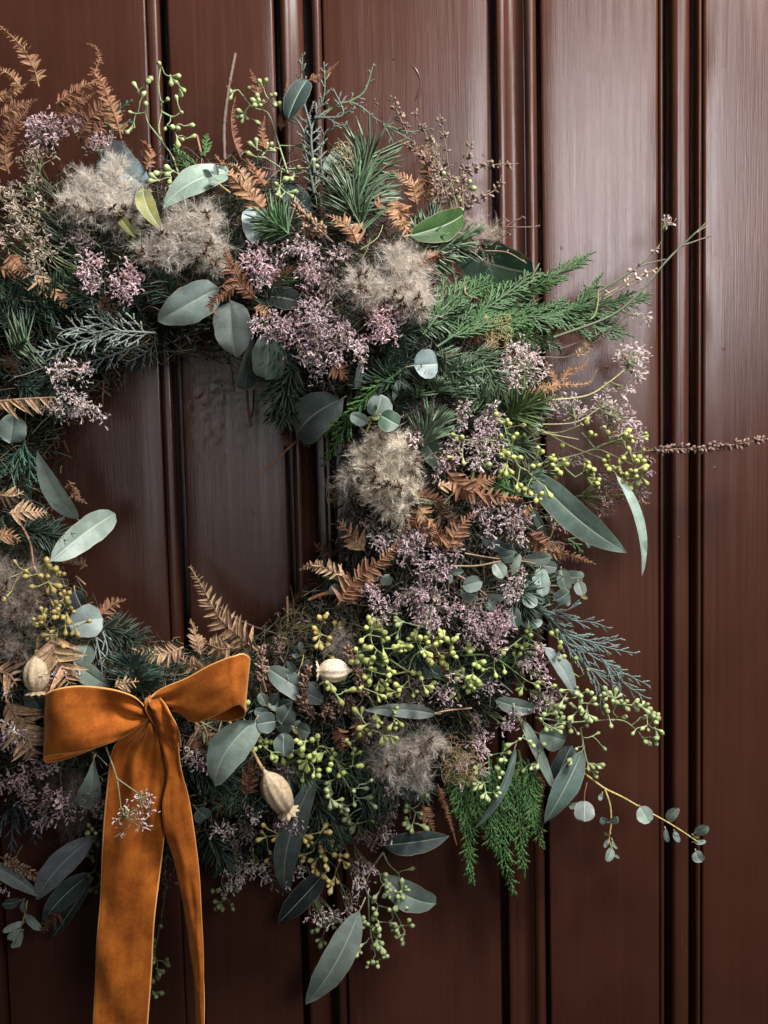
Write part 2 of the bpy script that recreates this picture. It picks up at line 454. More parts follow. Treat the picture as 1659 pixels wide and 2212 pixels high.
LEAFLETS = [leaflet_tpl(c, u) for c, u in ((.1, .5), (.5, .8), (.9, .4), (-.4, .7), (1.3, 1.0))]

# ------------------------------------------------------------------ generators
def jit(c, n, amt=.15, hue=.06):
    c = np.asarray(c, float)
    return np.clip(c * (1 + rng.normal(size=(n, 1)) * amt) * (1 + rng.normal(size=(n, 3)) * hue), .002, 1)

TONE = dict(pale=(.21, .275, .24), sage=(.175, .235, .20), mid=(.090, .132, .115), dark=(.036, .060, .055), blue=(.165, .22, .22),
            deep=(.016, .025, .023), green=(.030, .072, .020), olive=(.17, .19, .06), bgreen=(.030, .070, .040), grey=(.15, .19, .18))  # mid, dark and deep also hold the shade inside the wreath as colour
SHAPES = dict(lance=(.62, .85, .46), oval=(.55, .5, .5), round=(.5, .46, .5), egg=(.42, .7, .42), strap=(.4, .5, .5), tipwide=(.9, .42, .55))
def leaf_acc(b, t, w, tone='sage', shape='oval', tilt=0.0, bend=.08, fold=.18, off=.012, h0=None, h1=None, pet=10, acc=None, wave=.02):
    """eucalyptus leaf from base b to tip t (layout units), w wide"""
    hb = H(*b) + off if h0 is None else h0
    ht = H(*t) + off if h1 is None else h1
    B, T = P(b[0], b[1], hb), P(t[0], t[1], ht)
    return leaf3(B, T, w * S, tone, shape, tilt, bend, fold, pet, acc, wave)
def leaf3(B, T, W, tone, shape, tilt, bend, fold, pet=10, acc=None, wave=.02):
    a1, a2, pk = SHAPES[shape]
    W = W * dict(lance=.76, oval=.88, egg=.88, tipwide=.9).get(shape, 1.0)
    d = T - B; L = np.linalg.norm(d); y = d / L
    z = np.array([0, -1., 0]); z = unit(z - y * (y @ z)); x = np.cross(y, z)
    c, s_ = math.cos(tilt), math.sin(tilt); x, z = x * c + z * s_, z * c - x * s_
    nv = 16; us = np.array([-1, -.72, -.38, -.07, 0, .07, .38, .72, 1.0])
    v = np.linspace(0, 1, nv)
    pr = v ** a1 * (1 - v) ** a2; pr /= pr.max(); pr = pr * (1 + .028 * np.sin(v * 13 + rng.uniform(0, 6)) + .02 * np.sin(v * 29 + rng.uniform(0, 6))); pr[-1] = .015; pr[0] = .03
    asym = 1 + rng.normal() * .05
    side = rng.normal() * .05
    G = np.zeros((nv, len(us), 3)); 
    ph = rng.uniform(0, 6, 3)
    for j, u in enumerate(us):
        ww = pr * W / 2 * (asym if u > 0 else 2 - asym)
        wv = W * abs(u) ** 1.5 * (wave * np.sin(v * 9 + ph[0] + (2 if u > 0 else 0)) + .05 * np.sin(v * 4 + ph[1]) * (1 if u > 0 else -1)) 
        zz = bend * L * 4 * v * (1 - v) + fold * ww * abs(u) - (.02 * W * (abs(u) < .05) * (1 - v)) + wv
        G[:, j] = B + np.outer(v * L, y) + np.outer(u * ww + side * L * 4 * v * (1 - v), x) + np.outer(zz, z)
    A = acc or Acc()
    col = jit(TONE[tone] if isinstance(tone, str) else tone, 1, .07, .03)[0]
    uv = np.stack(np.meshgrid(v, (us + 1) / 2, indexing='ij')[::-1], -1)
    A.grid(G, col, uv)
    if pet:
        p0 = B - y * pet * S - z * pet * .6 * S
        A.tube(spline([p0, B - y * pet * .4 * S - z * .1 * pet * S, B + y * L * .04 + z * bend * L * .1], 5), np.linspace(1.6, 1.1, 5) * S, 5, (.20, .20, .10))
    return A

def sprig_root(x, y, pull=.55, depth=.55):
    r = math.hypot(x - CX, y - CY); k = (r + (CR - r) * pull) / max(r, 1)
    rx, ry = CX + (x - CX) * k, CY + (y - CY) * k
    return P(rx, ry, H(rx, ry) * depth)

def fern(pts, ln, tone, name='fern_frond', label=None, tilt=None, off=.006, hs=None, spacing=.42, curlset=(0, 1, 2, 3), one=False, taper=True, oneside=0, singles=False, stalk=None):
    """pts from base to tip; ln = leaflet length in layout units"""
    pts = np.array(pts, float); ln = ln * 1.12; off = off + .007
    h = H(pts[:, 0], pts[:, 1]) + off if hs is None else np.asarray(hs, float)
    path = spline(P(pts[:, 0], pts[:, 1], h), 40)
    Lp = np.linalg.norm(np.diff(path, axis=0), axis=1).sum()
    tg = unit(np.gradient(path, axis=0))
    tl = rng.uniform(-.5, .5) if tilt is None else tilt
    n0 = unit(np.array([math.sin(tl) * .8, -1, rng.uniform(-.2, .5)]))
    col = np.asarray(tone, float)
    st = Acc(); st.tube(path, np.linspace(2.0, .7, 40) * S * (.6 + ln / 40), 5, col * .75, col)
    o = part(name, st.mesh(name, M_FERN), label)
    spacing *= (.78 if singles else .60)
    n = max(5, int(Lp / (ln * spacing * S)))
    u = np.linspace(.06, .985, n)
    A = Acc()
    for sd in (-1, 1):
        if oneside and sd != oneside: continue
        uu = np.clip(u + rng.normal(size=n) * .004 + (.35 / n if sd > 0 else 0), 0, 1)
        idx = uu * 39; i0 = np.clip(idx.astype(int), 0, 38); f = (idx - i0)[:, None]
        pos = path[i0] * (1 - f) + path[i0 + 1] * f; t_ = tg[i0]
        z = unit(n0 + rng.normal(size=(n, 3)) * .28)
        x = unit(np.cross(t_, z)) * sd
        lean = rng.normal(.55, .10, n)[:, None]
        d = unit(x * np.cos(lean) + t_ * np.sin(lean))
        pf = (np.clip(1.12 - uu ** 1.6, .12, 1) * np.clip(uu * 6 + .55, 0, 1)) if taper else np.clip(1.05 - uu ** 4 * .8, .2, 1)
        l = ln * S * pf * rng.normal(1, .09, n)
        R = frame(d, z) * l[:, None, None]
        # keep leaflets narrow or broad as they are: scale across by spacing
        R[:, :, 0] *= (.80 if singles else 1.0)
        ca = jit(col * .8, n, .14, .05); cb = jit(col * 1.15, n, .2, .06)
        ch = rng.choice(curlset, n)
        for c in set(ch.tolist()):
            k = ch == c
            if singles:
                for q in np.where(k)[0]:
                    B = Acc(); B.stamp(LEAFLETS[c], R[q:q + 1], pos[q:q + 1], ca[q:q + 1], cb[q:q + 1]); sub('leaflet', B.mesh('leaflet', M_FERN), o)
            else: A.stamp(LEAFLETS[c], R[k], pos[k], ca[k], cb[k])
    if not singles: sub('leaflets', A.mesh('leaflets', M_FERN), o, 'stuff')
    return o

PINKS = dict(pink=((.44, .33, .32), (.92, .68, .75)), lilac=((.36, .29, .275), (.80, .63, .68)), pale=((.44, .37, .33), (.92, .80, .79)), dull=((.20, .16, .14), (.34, .26, .27)),
             cream=((.42, .37, .26), (.66, .56, .47)), brown=((.20, .14, .11), (.24, .16, .14)))
def lavender(x0, y0, x1, y1, tone='lilac', dens=1.0, off=.006, size=8.8, label=None, root=None, thick=.022, habs=None, stemcol=(.11, .13, .06), pull=.5, name='sea_lavender_sprig'):
    cx, cy = (x0 + x1) / 2, (y0 + y1) / 2
    ar = (x1 - x0) * (y1 - y0)
    k = max(3, int(ar / 165 * dens))
    ca, cb = PINKS[tone]
    th = rng.uniform(0, 2 * np.pi, k); rr = np.sqrt(rng.uniform(0, 1, k))
    px = cx + np.cos(th) * rr * (x1 - x0) / 2; py = cy + np.sin(th) * rr * (y1 - y0) / 2
    hh = H(px, py) + off + thick * (1 - rr ** 2) * rng.uniform(.2, 1.0, k)
    if habs is not None: hh = habs + thick * rng.uniform(0, 1, k)
    C = P(px, py, hh)
    rt = sprig_root(cx, cy, pull) if root is None else P(*root)
    st = Acc()
    mid = C.mean(0) * .45 + rt * .55 + np.array([0, -.006, 0])
    st.tube(spline([rt, mid], 4), 1.6 * S, 5, stemcol)
    for c in C:
        b = mid + (rt - mid) * rng.uniform(0, .3)
        m2 = (b + c) / 2 + rng.normal(size=3) * 5 * S
        st.tube(spline([b, m2, c], 6), np.linspace(1.25, .7, 6) * S, 4, stemcol, np.array(stemcol) * 1.3, False)
    o = part(name, st.mesh(name, M_STEM), label)
    nf = 9
    out = unit(C - mid + np.array([0, -.012, 0]))
    d = unit(np.repeat(out, nf, 0) * .75 + rng.normal(size=(k * nf, 3)) * .75)
    pos = np.repeat(C, nf, 0) + d * rng.uniform(0, 5.5, (k * nf, 1)) * S + rng.normal(size=(k * nf, 3)) * 5.4 * S
    n_ = k * nf
    bud_ = rng.uniform(size=n_) < .35          # closed buds among the open florets
    l = size * S * rng.uniform(.7, 1.3, n_) * np.where(bud_, .8, 1)
    R = frame(d, rng.normal(size=(n_, 3))) * l[:, None, None]
    R[bud_, :, 0] *= .6; R[bud_, :, 2] *= .6
    A = Acc()
    br = np.repeat(rng.uniform(.7, 1.25, (k, 1)), nf, 0)
    wilt = (rng.uniform(size=(n_, 1)) < .14)
    c1 = np.where(wilt, np.array([[.23, .16, .11]]), np.asarray(ca)[None]); c2 = np.where(wilt, np.array([[.26, .17, .12]]), np.asarray(cb)[None])
    A.stamp(FLORET, R, pos, jit(np.ones(3), n_, .2, .05) * c1 * br, jit(np.ones(3), n_, .22, .07) * c2 * br)
    sub('florets', A.mesh('florets', M_FLORET), o, 'stuff')
    return o

def ribbons(A, pts, w, ca, cb):
    """pts (N,k,3) hair paths -> flat tapering strips"""
    n, k, _ = pts.shape
    tg = unit(np.gradient(pts, axis=1)); sd = unit(np.cross(tg, rng.normal(size=(n, 1, 3))))
    ww = (w[:, None] * np.linspace(1, .25, k)[None])[..., None] / 2
    V = np.stack([pts - sd * ww, pts + sd * ww], 2).reshape(n, k * 2, 3)
    b = (np.arange(n) * k * 2)[:, None, None]; i = (np.arange(k - 1) * 2)[None, :, None]
    Q = (b + i + np.array([0, 1, 3, 2])[None, None]).reshape(-1, 4)
    m = np.repeat(np.linspace(0, 1, k), 2)[None, :, None]
    C = ca[:, None] * (1 - m) + cb[:, None] * m
    A.add(V.reshape(-1, 3), Q, None, C.reshape(-1, 3))

def fluff(cx, cy, rx, ry, tone=(.50, .42, .33), heads=42, off=.0, depth=.022, label=None, seeds=True, plumes=12, hairs=36, core=True):
    # a lopsided tuft: two or three overlapping lobes
    nl = 3; lo = rng.uniform(0, 6.28) + np.arange(nl) * 2.1
    lx, ly = cx + np.cos(lo) * rx * .48, cy + np.sin(lo) * ry * .48
    lr = rng.uniform(.38, .66, nl)
    w = rng.integers(0, nl, heads)
    th = rng.uniform(0, 2 * np.pi, heads); rr = np.sqrt(rng.uniform(0, 1, heads)) * .9
    px, py = lx[w] + np.cos(th) * rr * rx * lr[w], ly[w] + np.sin(th) * rr * ry * lr[w]
    h = H(px, py) + off + depth * (np.sqrt(1 - rr ** 2) * rng.uniform(.25, 1, heads))
    C = P(px, py, h); c0 = P(cx, cy, H(cx, cy) + off - .012)
    A = Acc()
    n = heads * plumes
    O = unit(C - c0)
    sweep = unit(rng.normal(size=3) * np.array([1, .3, 1]))
    d = unit(np.repeat(O, plumes, 0) * .45 + np.array([0, -.15, .05]) + sweep * .25 + rng.normal(size=(n, 3)) * .75)
    L = rng.uniform(16, 46, n)[:, None, None] * S
    cv = unit(np.cross(d, rng.normal(size=(n, 3))))
    cu = rng.uniform(-1.0, 1.0, n)[:, None, None]
    s = np.linspace(0, 1, 7)[None, :, None]
    pl = np.repeat(C, plumes, 0)[:, None] + L * (d[:, None] * (s - .3 * s ** 2) + cv[:, None] * cu * s ** 2)
    col = np.asarray(tone)
    ribbons(A, pl, np.full(n, .6 * S), jit(col * .5, n, .15, .03), jit(col, n, .15, .03))
    nh = n * hairs
    q = rng.uniform(.10, 1, nh); pi = np.repeat(np.arange(n), hairs)
    idx = q * 6; i0 = np.clip(idx.astype(int), 0, 5); f = (idx - i0)[:, None]
    p0 = pl[pi, i0] * (1 - f) + pl[pi, i0 + 1] * f
    tg = unit(np.gradient(pl, axis=1))[pi, i0]
    hd = unit(tg * .9 + rng.normal(size=(nh, 3)) * .45)
    hl = (rng.uniform(7, 19, nh) * (1.15 - .5 * q))[:, None, None] * S
    s = np.linspace(0, 1, 3)[None, :, None]
    bend = unit(rng.normal(size=(nh, 3)))[:, None] * .35
    hp = p0[:, None] + hl * (hd[:, None] * s + bend * s ** 2)
    br = np.repeat(rng.uniform(.7, 1.15, (n, 1)), hairs, 0)
    ribbons(A, hp, rng.uniform(.22, .42, nh) * S, jit(col * .95, nh, .12, .02) * br, jit(col * 1.12, nh, .12, .02) * br)
    # a few long loose curling hairs
    nc = max(6, heads // 2); k0 = rng.integers(0, heads, nc); s = np.linspace(0, 1, 12)[None, :, None]
    dd = rdir(nc, (0, -.5, 0), .8); e1 = unit(np.cross(dd, rng.normal(size=(nc, 3))))
    lc = rng.uniform(25, 55, nc)[:, None, None] * S
    cp = C[k0][:, None] + lc * (dd[:, None] * s * .8 + e1[:, None] * np.sin(s * rng.uniform(2, 6, nc)[:, None, None]) * .35)
    ribbons(A, cp, np.full(nc, .9 * S), jit(col * .45, nc), jit(col * .6, nc))
    o = part('seed_fluff', A.mesh('seed_fluff', M_FLUFF), label, 'stuff')
    if seeds:
        B = Acc()
        front = np.argsort(C[:, 1])[:max(4, heads // 2)]
        for i in rng.choice(front, max(4, heads // 5), replace=False):
            k = 10; dd = rdir(k, np.array([0, -.6, 0]), .8)
            c = C[i] + np.array([0, -9 * S, 0]) + O[i] * 9 * S
            B.stamp(BRACT, frame(dd, rng.normal(size=(k, 3))) * (rng.uniform(10, 18, (k, 1, 1)) * S) * np.array([.5, 1, .5]), np.repeat(c[None], k, 0), jit((.05, .03, .02), k), jit((.13, .08, .05), k))
        sub('seeds', B.mesh('seeds', M_DRY), o, 'stuff')
    return o

def needles(path, n, ln, col, name='fir_sprig', label=None, spread=1.0, fwd=.55, flatz=.6, stemcol=(.10, .06, .03), w=1.0, stemr=1.6, tipburst=0):
    """path (m,3)"""
    path = spline(path, 24); tg = unit(np.gradient(path, axis=0))
    st = Acc(); st.tube(path, np.linspace(stemr, stemr * .6, 24) * S, 5, stemcol)
    o = part(name, st.mesh(name, M_STEM), label)
    u = np.sort(rng.uniform(.05, 1, n)); 
    if tipburst: u[-tipburst:] = 1
    idx = u * 23; i0 = np.clip(idx.astype(int), 0, 22); f = (idx - i0)[:, None]
    pos = path[i0] * (1 - f) + path[i0 + 1] * f; t_ = tg[i0]
    rad = rng.normal(size=(n, 3)); rad[:, 1] *= flatz; rad[:, 1] -= .2
    rad = unit(rad - t_ * (rad * t_).sum(1, keepdims=True))
    fw = np.clip(rng.normal(fwd, .15, n) + (u > .93) * .5, .1, 2.5)[:, None]
    d = unit(rad * spread + t_ * fw)
    l = ln * S * rng.uniform(.75, 1.1, n)
    R = frame(d, rng.normal(size=(n, 3)))
    R = R * l[:, None, None]; R[:, :, 0] *= w; R[:, :, 2] *= w
    w_ = 1.2; R[:, :, 0] *= w_; R[:, :, 2] *= w_
    A = Acc(); A.stamp(NEEDLE, R, pos, jit(col, n, .3, .07), jit(np.asarray(col) * 1.6 + .02, n, .25, .07))
    sub('needles', A.mesh('needles', M_NEEDLE), o, 'stuff')
    return o

def conifer(paths, col, name, label=None, l1=60, step=11, l2=20, step2=7, ang=.75, r=1.5, tilt=.0, r2=None, alt=True, droop=0.0, mat=None, spikes=False, hs=None, off=.006, stemcol=None):
    """flat sprays: main paths (layout points base->tip), side twigs, side twiglets"""
    A = Acc(); st = Acc(); r2 = r if r2 is None else r2
    col = np.asarray(col, float); stemcol = col * .8 if stemcol is None else np.asarray(stemcol)
    sp_pos, sp_dir = [], []
    def twig(p, rad):
        n = len(p)
        zz = rad * (1 + .38 * ((np.arange(n) % 2) * 2 - 1)); zz[-1] *= .5
        c = jit(col, 1, .16, .06)[0]
        A.tube(p, zz * S, 4, c * .85, c * 1.35)
        if spikes:
            t = unit(np.gradient(p, axis=0)); k = np.arange(1, n - 1)
            sp_pos.append(p[k]); sp_dir.append(unit(t[k] * .9 + rng.normal(size=(len(k), 3)) * .75))
    for pts in paths:
        pts = np.array(pts, float)
        if pts.shape[1] == 2:
            h = H(pts[:, 0], pts[:, 1]) + off if hs is None else np.full(len(pts), hs)
            w = P(pts[:, 0], pts[:, 1], h)
        else: w = P(pts[:, 0], pts[:, 1], pts[:, 2])
        L = np.linalg.norm(np.diff(w, axis=0), axis=1).sum() / S
        n = max(8, int(L / 5)); p = spline(w, n); tg = unit(np.gradient(p, axis=0))
        st.tube(p, np.linspace(2.6, 1.0, n) * r * .7 * S, 5, stemcol, col)
        nrm = unit(np.array([math.sin(tilt) + rng.normal() * .15, -1, .25 + rng.normal() * .15]))
        k = int(L / step); us = np.linspace(.08, .98, k)
        for i, u in enumerate(us):
            sd = 1 if i % 2 else -1
            for s_ in ((sd,) if alt else (1, -1)):
                j = min(int(u * (n - 1)), n - 1)
                x = unit(np.cross(tg[j], nrm)) * s_
                a = ang * rng.normal(1, .12)
                d = unit(tg[j] * math.cos(a) + x * math.sin(a) + rng.normal(size=3) * .10)
                ll = l1 * (1.08 - u) ** .6 * rng.uniform(.75, 1.1) * min(1, .5 + u * 4)
                m = max(5, int(ll / 2.6))
                s = np.linspace(0, 1, m)[:, None]
                q = p[j] + ll * S * (d * s + tg[j] * .18 * s ** 2 + np.array([0, 0, -droop]) * s ** 2)
                twig(q, r)
                k2 = int(ll / step2); t2 = unit(np.gradient(q, axis=0))
                for i2 in range(1, k2):
                    u2 = i2 / k2; j2 = int(u2 * (m - 1)); sd2 = 1 if i2 % 2 else -1
                    x2 = unit(np.cross(t2[j2], nrm)) * sd2
                    a2 = ang * .85 * rng.normal(1, .12)
                    d2 = unit(t2[j2] * math.cos(a2) + x2 * math.sin(a2) + rng.normal(size=3) * .12)
                    l_ = l2 * (1.1 - u2) ** .5 * rng.uniform(.65, 1.1)
                    m2 = max(4, int(l_ / 2.6)); s2 = np.linspace(0, 1, m2)[:, None]
                    twig(q[j2] + l_ * S * (d2 * s2 + t2[j2] * .15 * s2 ** 2), r2)
    mt = mat or M_CEDAR
    o = part(name, st.mesh(name, mt), label)
    if sp_pos:
        ps = np.vstack(sp_pos); ds = np.vstack(sp_dir); n = len(ps)
        R = frame(ds, rng.normal(size=(n, 3))) * (rng.uniform(4, 8, (n, 1, 1)) * S); R[:, :, 0] *= 5; R[:, :, 2] *= 5
        A.stamp(NEEDLE, R, ps, jit(col, n), jit(col * 1.3, n))
    sub('sprays', A.mesh('sprays', mt), o, 'stuff')
    return o

def twig(pts, r0, r1, col, name='twig', label=None, hs=None, off=.004, n=24, sides=6, bumps=0, col2=None, mat=None):
    pts = np.array(pts, float)
    h = H(pts[:, 0], pts[:, 1]) + off if hs is None else np.broadcast_to(np.asarray(hs, float), (len(pts),))
    p = spline(P(pts[:, 0], pts[:, 1], h), n)
    rr = np.linspace(r0, r1, n) * S * (1 + bumps * rng.normal(size=n))
    A = Acc(); A.tube(p, rr, sides, col, col2)
    return part(name, A.mesh(name, mat or M_STEM), label)

def spike(pts, col=(.135, .098, .078), n=70, size=9, rad=7, name='dried_flower_spike', label=None, hs=None, off=.008, stemcol=(.13, .085, .055), gap=0.0):
    pts = np.array(pts, float)
    h = H(pts[:, 0], pts[:, 1]) + off if hs is None else np.broadcast_to(np.asarray(hs, float), (len(pts),))
    p = spline(P(pts[:, 0], pts[:, 1], h), 40); tg = unit(np.gradient(p, axis=0))
    st = Acc(); st.tube(p, np.linspace(1.7, .8, 40) * S, 5, stemcol)
    o = part(name, st.mesh(name, M_STEM), label)
    u = rng.uniform(.25, 1, n)
    if gap: u = .2 + .8 * (np.floor((u - .2) / .8 / gap) * gap + rng.normal(size=n) * gap * .12).clip(0, 1)
    i = np.clip((u * 39).astype(int), 0, 39)
    rad_ = unit(rng.normal(size=(n, 3))); rad_ = unit(rad_ - tg[i] * (rad_ * tg[i]).sum(1, keepdims=True))
    pos = p[i] + rad_ * rng.uniform(.1, 1, (n, 1)) * rad * S * (1.1 - .6 * u[:, None])
    d = unit(rad_ + tg[i] * rng.uniform(.2, 1.2, (n, 1)) + rng.normal(size=(n, 3)) * .3)
    R = frame(d, rng.normal(size=(n, 3))) * (rng.uniform(.6, 1.2, (n, 1, 1)) * size * S)
    A = Acc(); A.stamp(BRACT, R, pos, jit(col, n, .25, .08), jit(np.asarray(col) * 1.8, n, .3, .05))
    sub('bracts', A.mesh('bracts', M_DRY), o, 'stuff')
    return o

def curls(x0, y0, x1, y1, n, col, name='curly_moss', label=None, off=.008, r=.75, rad=(6, 20)):
    A = Acc()
    for i in range(n):
        c = P(rng.uniform(x0, x1), rng.uniform(y0, y1), 0); c[1] = -(H((x0 + x1) / 2, (y0 + y1) / 2) + off + rng.uniform(-.006, .010))
        R_ = rng.uniform(*rad) * S; n0 = rdir(1, (0, -1, 0), .8)[0]; a = unit(np.cross(n0, rng.normal(size=3))); b = np.cross(n0, a)
        th = np.linspace(0, rng.uniform(2.5, 7), 16) + rng.uniform(0, 6)
        gr = np.linspace(1, rng.uniform(.4, 1.6), 16)
        p = c + R_ * gr[:, None] * (np.cos(th)[:, None] * a + np.sin(th)[:, None] * b) + n0 * np.linspace(-1, 1, 16)[:, None] * R_ * rng.uniform(-.6, .6)
        A.tube(p, r * S * rng.uniform(.6, 1.1), 3, jit(col, 1, .2, .05)[0])
    return part(name, A.mesh(name, M_DRY), label, 'stuff')

# buds ---------------------------------------------------------------
BT = dict(yellow=((.33, .36, .105), (.23, .28, .12)), green=((.27, .33, .10), (.20, .27, .10)), grey=((.20, .25, .11), (.17, .22, .12)), ochre=((.37, .29, .095), (.27, .25, .10)),
          pale=((.30, .36, .16), (.24, .31, .16)), dark=((.13, .16, .065), (.11, .14, .065)))
BUDMESH = {}
for k, (c1, c2) in BT.items():
    A = Acc(); A.stamp(BUD, np.eye(3)[None], np.zeros((1, 3)), c1, c2); BUDMESH[k] = A.mesh('bud', M_BUD)
bud_count = 0
def seeded(org, k, stems, clusters, tone='green', name='seeded_eucalyptus_sprig', label=None, hero=True, off=.012, size=14.8, root=None, stalk=9, vary=.012):
    """org,k: tile origin and scale; stems: list of point lists; clusters: flat 'x y n' text"""
    global bud_count
    org = np.asarray(org, float)
    cl = np.array([[float(z) for z in c.split()] for c in clusters.replace('\n', ' ').split(';') if c.strip()])
    cl[:, :2] = cl[:, :2] * k + org
    tree = []
    st = Acc(); scol = np.array(BT[tone][1]) * .85
    for s in stems:
        q = np.array(s, float) * k + org
        w = spline(P(q[:, 0], q[:, 1], H(q[:, 0], q[:, 1]) + off - .004), 30)
        st.tube(w, np.linspace(2.2, 1.2, 30) * S, 5, scol, scol * 1.15); tree.append(w)
    cx, cy = cl[:, 0].mean(), cl[:, 1].mean()
    rt = sprig_root(cx, cy, .4) if root is None else P(root[0], root[1], H(*root) * .7)
    if not stems:
        e = P(cx, cy, H(cx, cy) + off - .010)
        w = spline([rt, e], 10); st.tube(w, 1.7 * S, 5, scol); tree.append(w)
    hh = H(cl[:, 0], cl[:, 1]) + off + rng.uniform(-.5, 1, len(cl)) * vary
    W = P(cl[:, 0], cl[:, 1], hh)
    todo = list(range(len(cl))); bud_T = []
    pts = np.vstack(tree)
    while todo:
        D = np.linalg.norm(W[todo][:, None] - pts[None], axis=2)
        i, j = np.unravel_index(D.argmin(), D.shape); c = todo.pop(i)
        b, e = pts[j], W[c]
        dirn = unit(e - b + np.array([0, -.001, 0]))
        mid = (b + e) / 2 + rng.normal(size=3) * 2.5 * S
        w = spline([b, mid, e], 7)
        st.tube(w, np.linspace(1.35, 1.0, 7) * S, 4, scol, scol * 1.1, False)
        pts = np.vstack([pts, w[3:]])
        n = int(cl[c, 2])
        if n == 1: ds = unit(dirn[None] + rng.normal(size=(1, 3)) * .25)
        else:
            a = unit(np.cross(dirn, rng.normal(size=3))); b2 = np.cross(dirn, a)
            th = np.arange(n) * 2 * np.pi / n + rng.uniform(0, 6)
            ds = unit(dirn * .8 + (np.cos(th)[:, None] * a + np.sin(th)[:, None] * b2) * rng.uniform(.7, 1.1, (n, 1)) + np.array([0, -.25, 0]))
            ds[0] = unit(dirn + np.array([0, -.4, 0]))
        for d in ds:
            l = size * S * rng.uniform(.68, 1.15)
            bud_T.append((e + d * stalk * S, d, l))
    o = part(name, st.mesh(name, M_STEM), label)
    if hero and bud_count + len(bud_T) <= 330:
        bud_count += len(bud_T)
        for p, d, l in bud_T:
            R = frame(d[None], rng.normal(size=(1, 3)))[0] * l
            m = Matrix([[*R[0], p[0]], [*R[1], p[1]], [*R[2], p[2]], [0, 0, 0, 1]])
            b = sub('bud', BUDMESH[tone], o); b.matrix_basis = m
    else:
        A = Acc(); n = len(bud_T)
        d = np.array([b[1] for b in bud_T]); l = np.array([b[2] for b in bud_T])
        br = rng.uniform(.75, 1.2, (n, 1))
        A.stamp(BUD, frame(d, rng.normal(size=(n, 3))) * l[:, None, None], np.array([b[0] for b in bud_T]), np.array(BT[tone][0]) * br, np.array(BT[tone][1]) * br)
        sub('buds', A.mesh('buds', M_BUD), o, 'stuff')
    return o

def lf(b, t, w, tone='sage', shape='oval', tilt=0., bend=.08, fold=.18, off=.012, label=None, h0=None, h1=None, pet=10, wave=.02):
    return part('leaf', leaf_acc(b, t, w, tone, shape, tilt, bend, fold, off, h0, h1, pet, wave=wave).mesh('leaf', M_LEAF), label)

def leafy(stem, leaves, tone='sage', off=.014, label=None, stemcol=(.30, .26, .09), r=1.9, hs=None, name='eucalyptus_sprig'):
    """a sprig with small round leaves: stem path(s), leaves (cx,cy,length,width,angle deg[,tone])"""
    A = Acc()
    for s in stem:
        q = np.array(s, float); h = (H(q[:, 0], q[:, 1]) + off - .003) if hs is None else np.full(len(q), hs)
        A.tube(spline(P(q[:, 0], q[:, 1], h), 24), np.linspace(r, r * .6, 24) * S, 6, stemcol)
    o = part(name, A.mesh(name, M_STEM), label)
    for lv in leaves:
        cx, cy, L, W, an = lv[:5]; tn = lv[5] if len(lv) > 5 else tone
        dx, dy = math.cos(math.radians(an)) * L / 2, -math.sin(math.radians(an)) * L / 2
        hh = (H(cx, cy) + off if hs is None else hs) + rng.uniform(-.004, .007)
        B, T = P(cx - dx, cy - dy, hh - .003), P(cx + dx, cy + dy, hh + rng.uniform(-.002, .006))
        sub('leaf', leaf3(B, T, W * S, tn, 'round', rng.uniform(-.35, .35), .06, .15, 4).mesh('leaf', M_LEAF), o)
    return o

def poppy(base, tip, w, label=None, stalk=None, off=.02, rays=9, tone=(.41, .325, .21)):
    hb, ht = H(*base) + off, H(*tip) + off + .004
    B, T = P(base[0], base[1], hb), P(tip[0], tip[1], ht)
    y = unit(T - B); L = np.linalg.norm(T - B); R = frame(y[None], np.array([[0, -1., .1]]))[0]
    o_st = Acc()
    sp = [np.array(q, float) for q in stalk]; ps = [P(q[0], q[1], H(*q) + off - .012) for q in sp] + [B + y * L * .03]
    o_st.tube(spline(ps, 14), np.linspace(3.0, 3.4, 14) * S, 8, (.30, .22, .10))
    nn = B - y * L * .10
    o_st.tube(np.array([nn - y * 1.5 * S, nn, nn + y * 1.5 * S]), np.array([3.6, 4.6, 3.8]) * S, 8, (.24, .17, .08))
    o = part('poppy_pod', o_st.mesh('poppy_pod', M_STEM), label)
    prof = [(.10, -.12), (.13, -.03), (.30, .05), (.66, .16), (.90, .30), (1.0, .46), (.97, .62), (.84, .76), (.62, .86), (.42, .91), (.30, .93)]
    ns = 40; V = np.zeros((len(prof), ns + 1, 3)); th = np.linspace(0, 2 * np.pi, ns + 1)
    for i, (r, yy) in enumerate(prof):
        rr = r * w / 2 * S * (1 + .06 * np.cos(th * rays) * min(1, r * 1.2))
        V[i] = B + np.outer(np.full(ns + 1, yy * L), y) + np.outer(rr * np.cos(th), R[:, 0]) + np.outer(rr * np.sin(th), R[:, 2])
    A = Acc(); A.grid(V, tone); sub('capsule', A.mesh('capsule', M_POD), o)
    A = Acc(); nr = rays * 2
    th = np.linspace(0, 2 * np.pi, nr * 2 + 1)
    rows = []
    for rf, yy in ((.05, .97), (.45, .95), (.66, .975), (.80, 1.01)):
        mod = 1 + (.16 if rf > .4 else 0) * np.cos(th * rays)
        rr = rf * w / 2 * S * mod; lift = yy * L + .02 * L * np.cos(th * rays)
        rows.append(B + np.outer(lift, y) + np.outer(rr * np.cos(th), R[:, 0]) + np.outer(rr * np.sin(th), R[:, 2]))
    for rf, yy in ((.77, .985), (.36, .915)):
        mod = 1 + .16 * np.cos(th * rays); rr = rf * w / 2 * S * mod
        rows.append(B + np.outer(np.full(len(th), yy * L), y) + np.outer(rr * np.cos(th), R[:, 0]) + np.outer(rr * np.sin(th), R[:, 2]))
    A.grid(np.array(rows), np.array(tone) * .8); sub('crown', A.mesh('crown', M_POD), o)
    return o


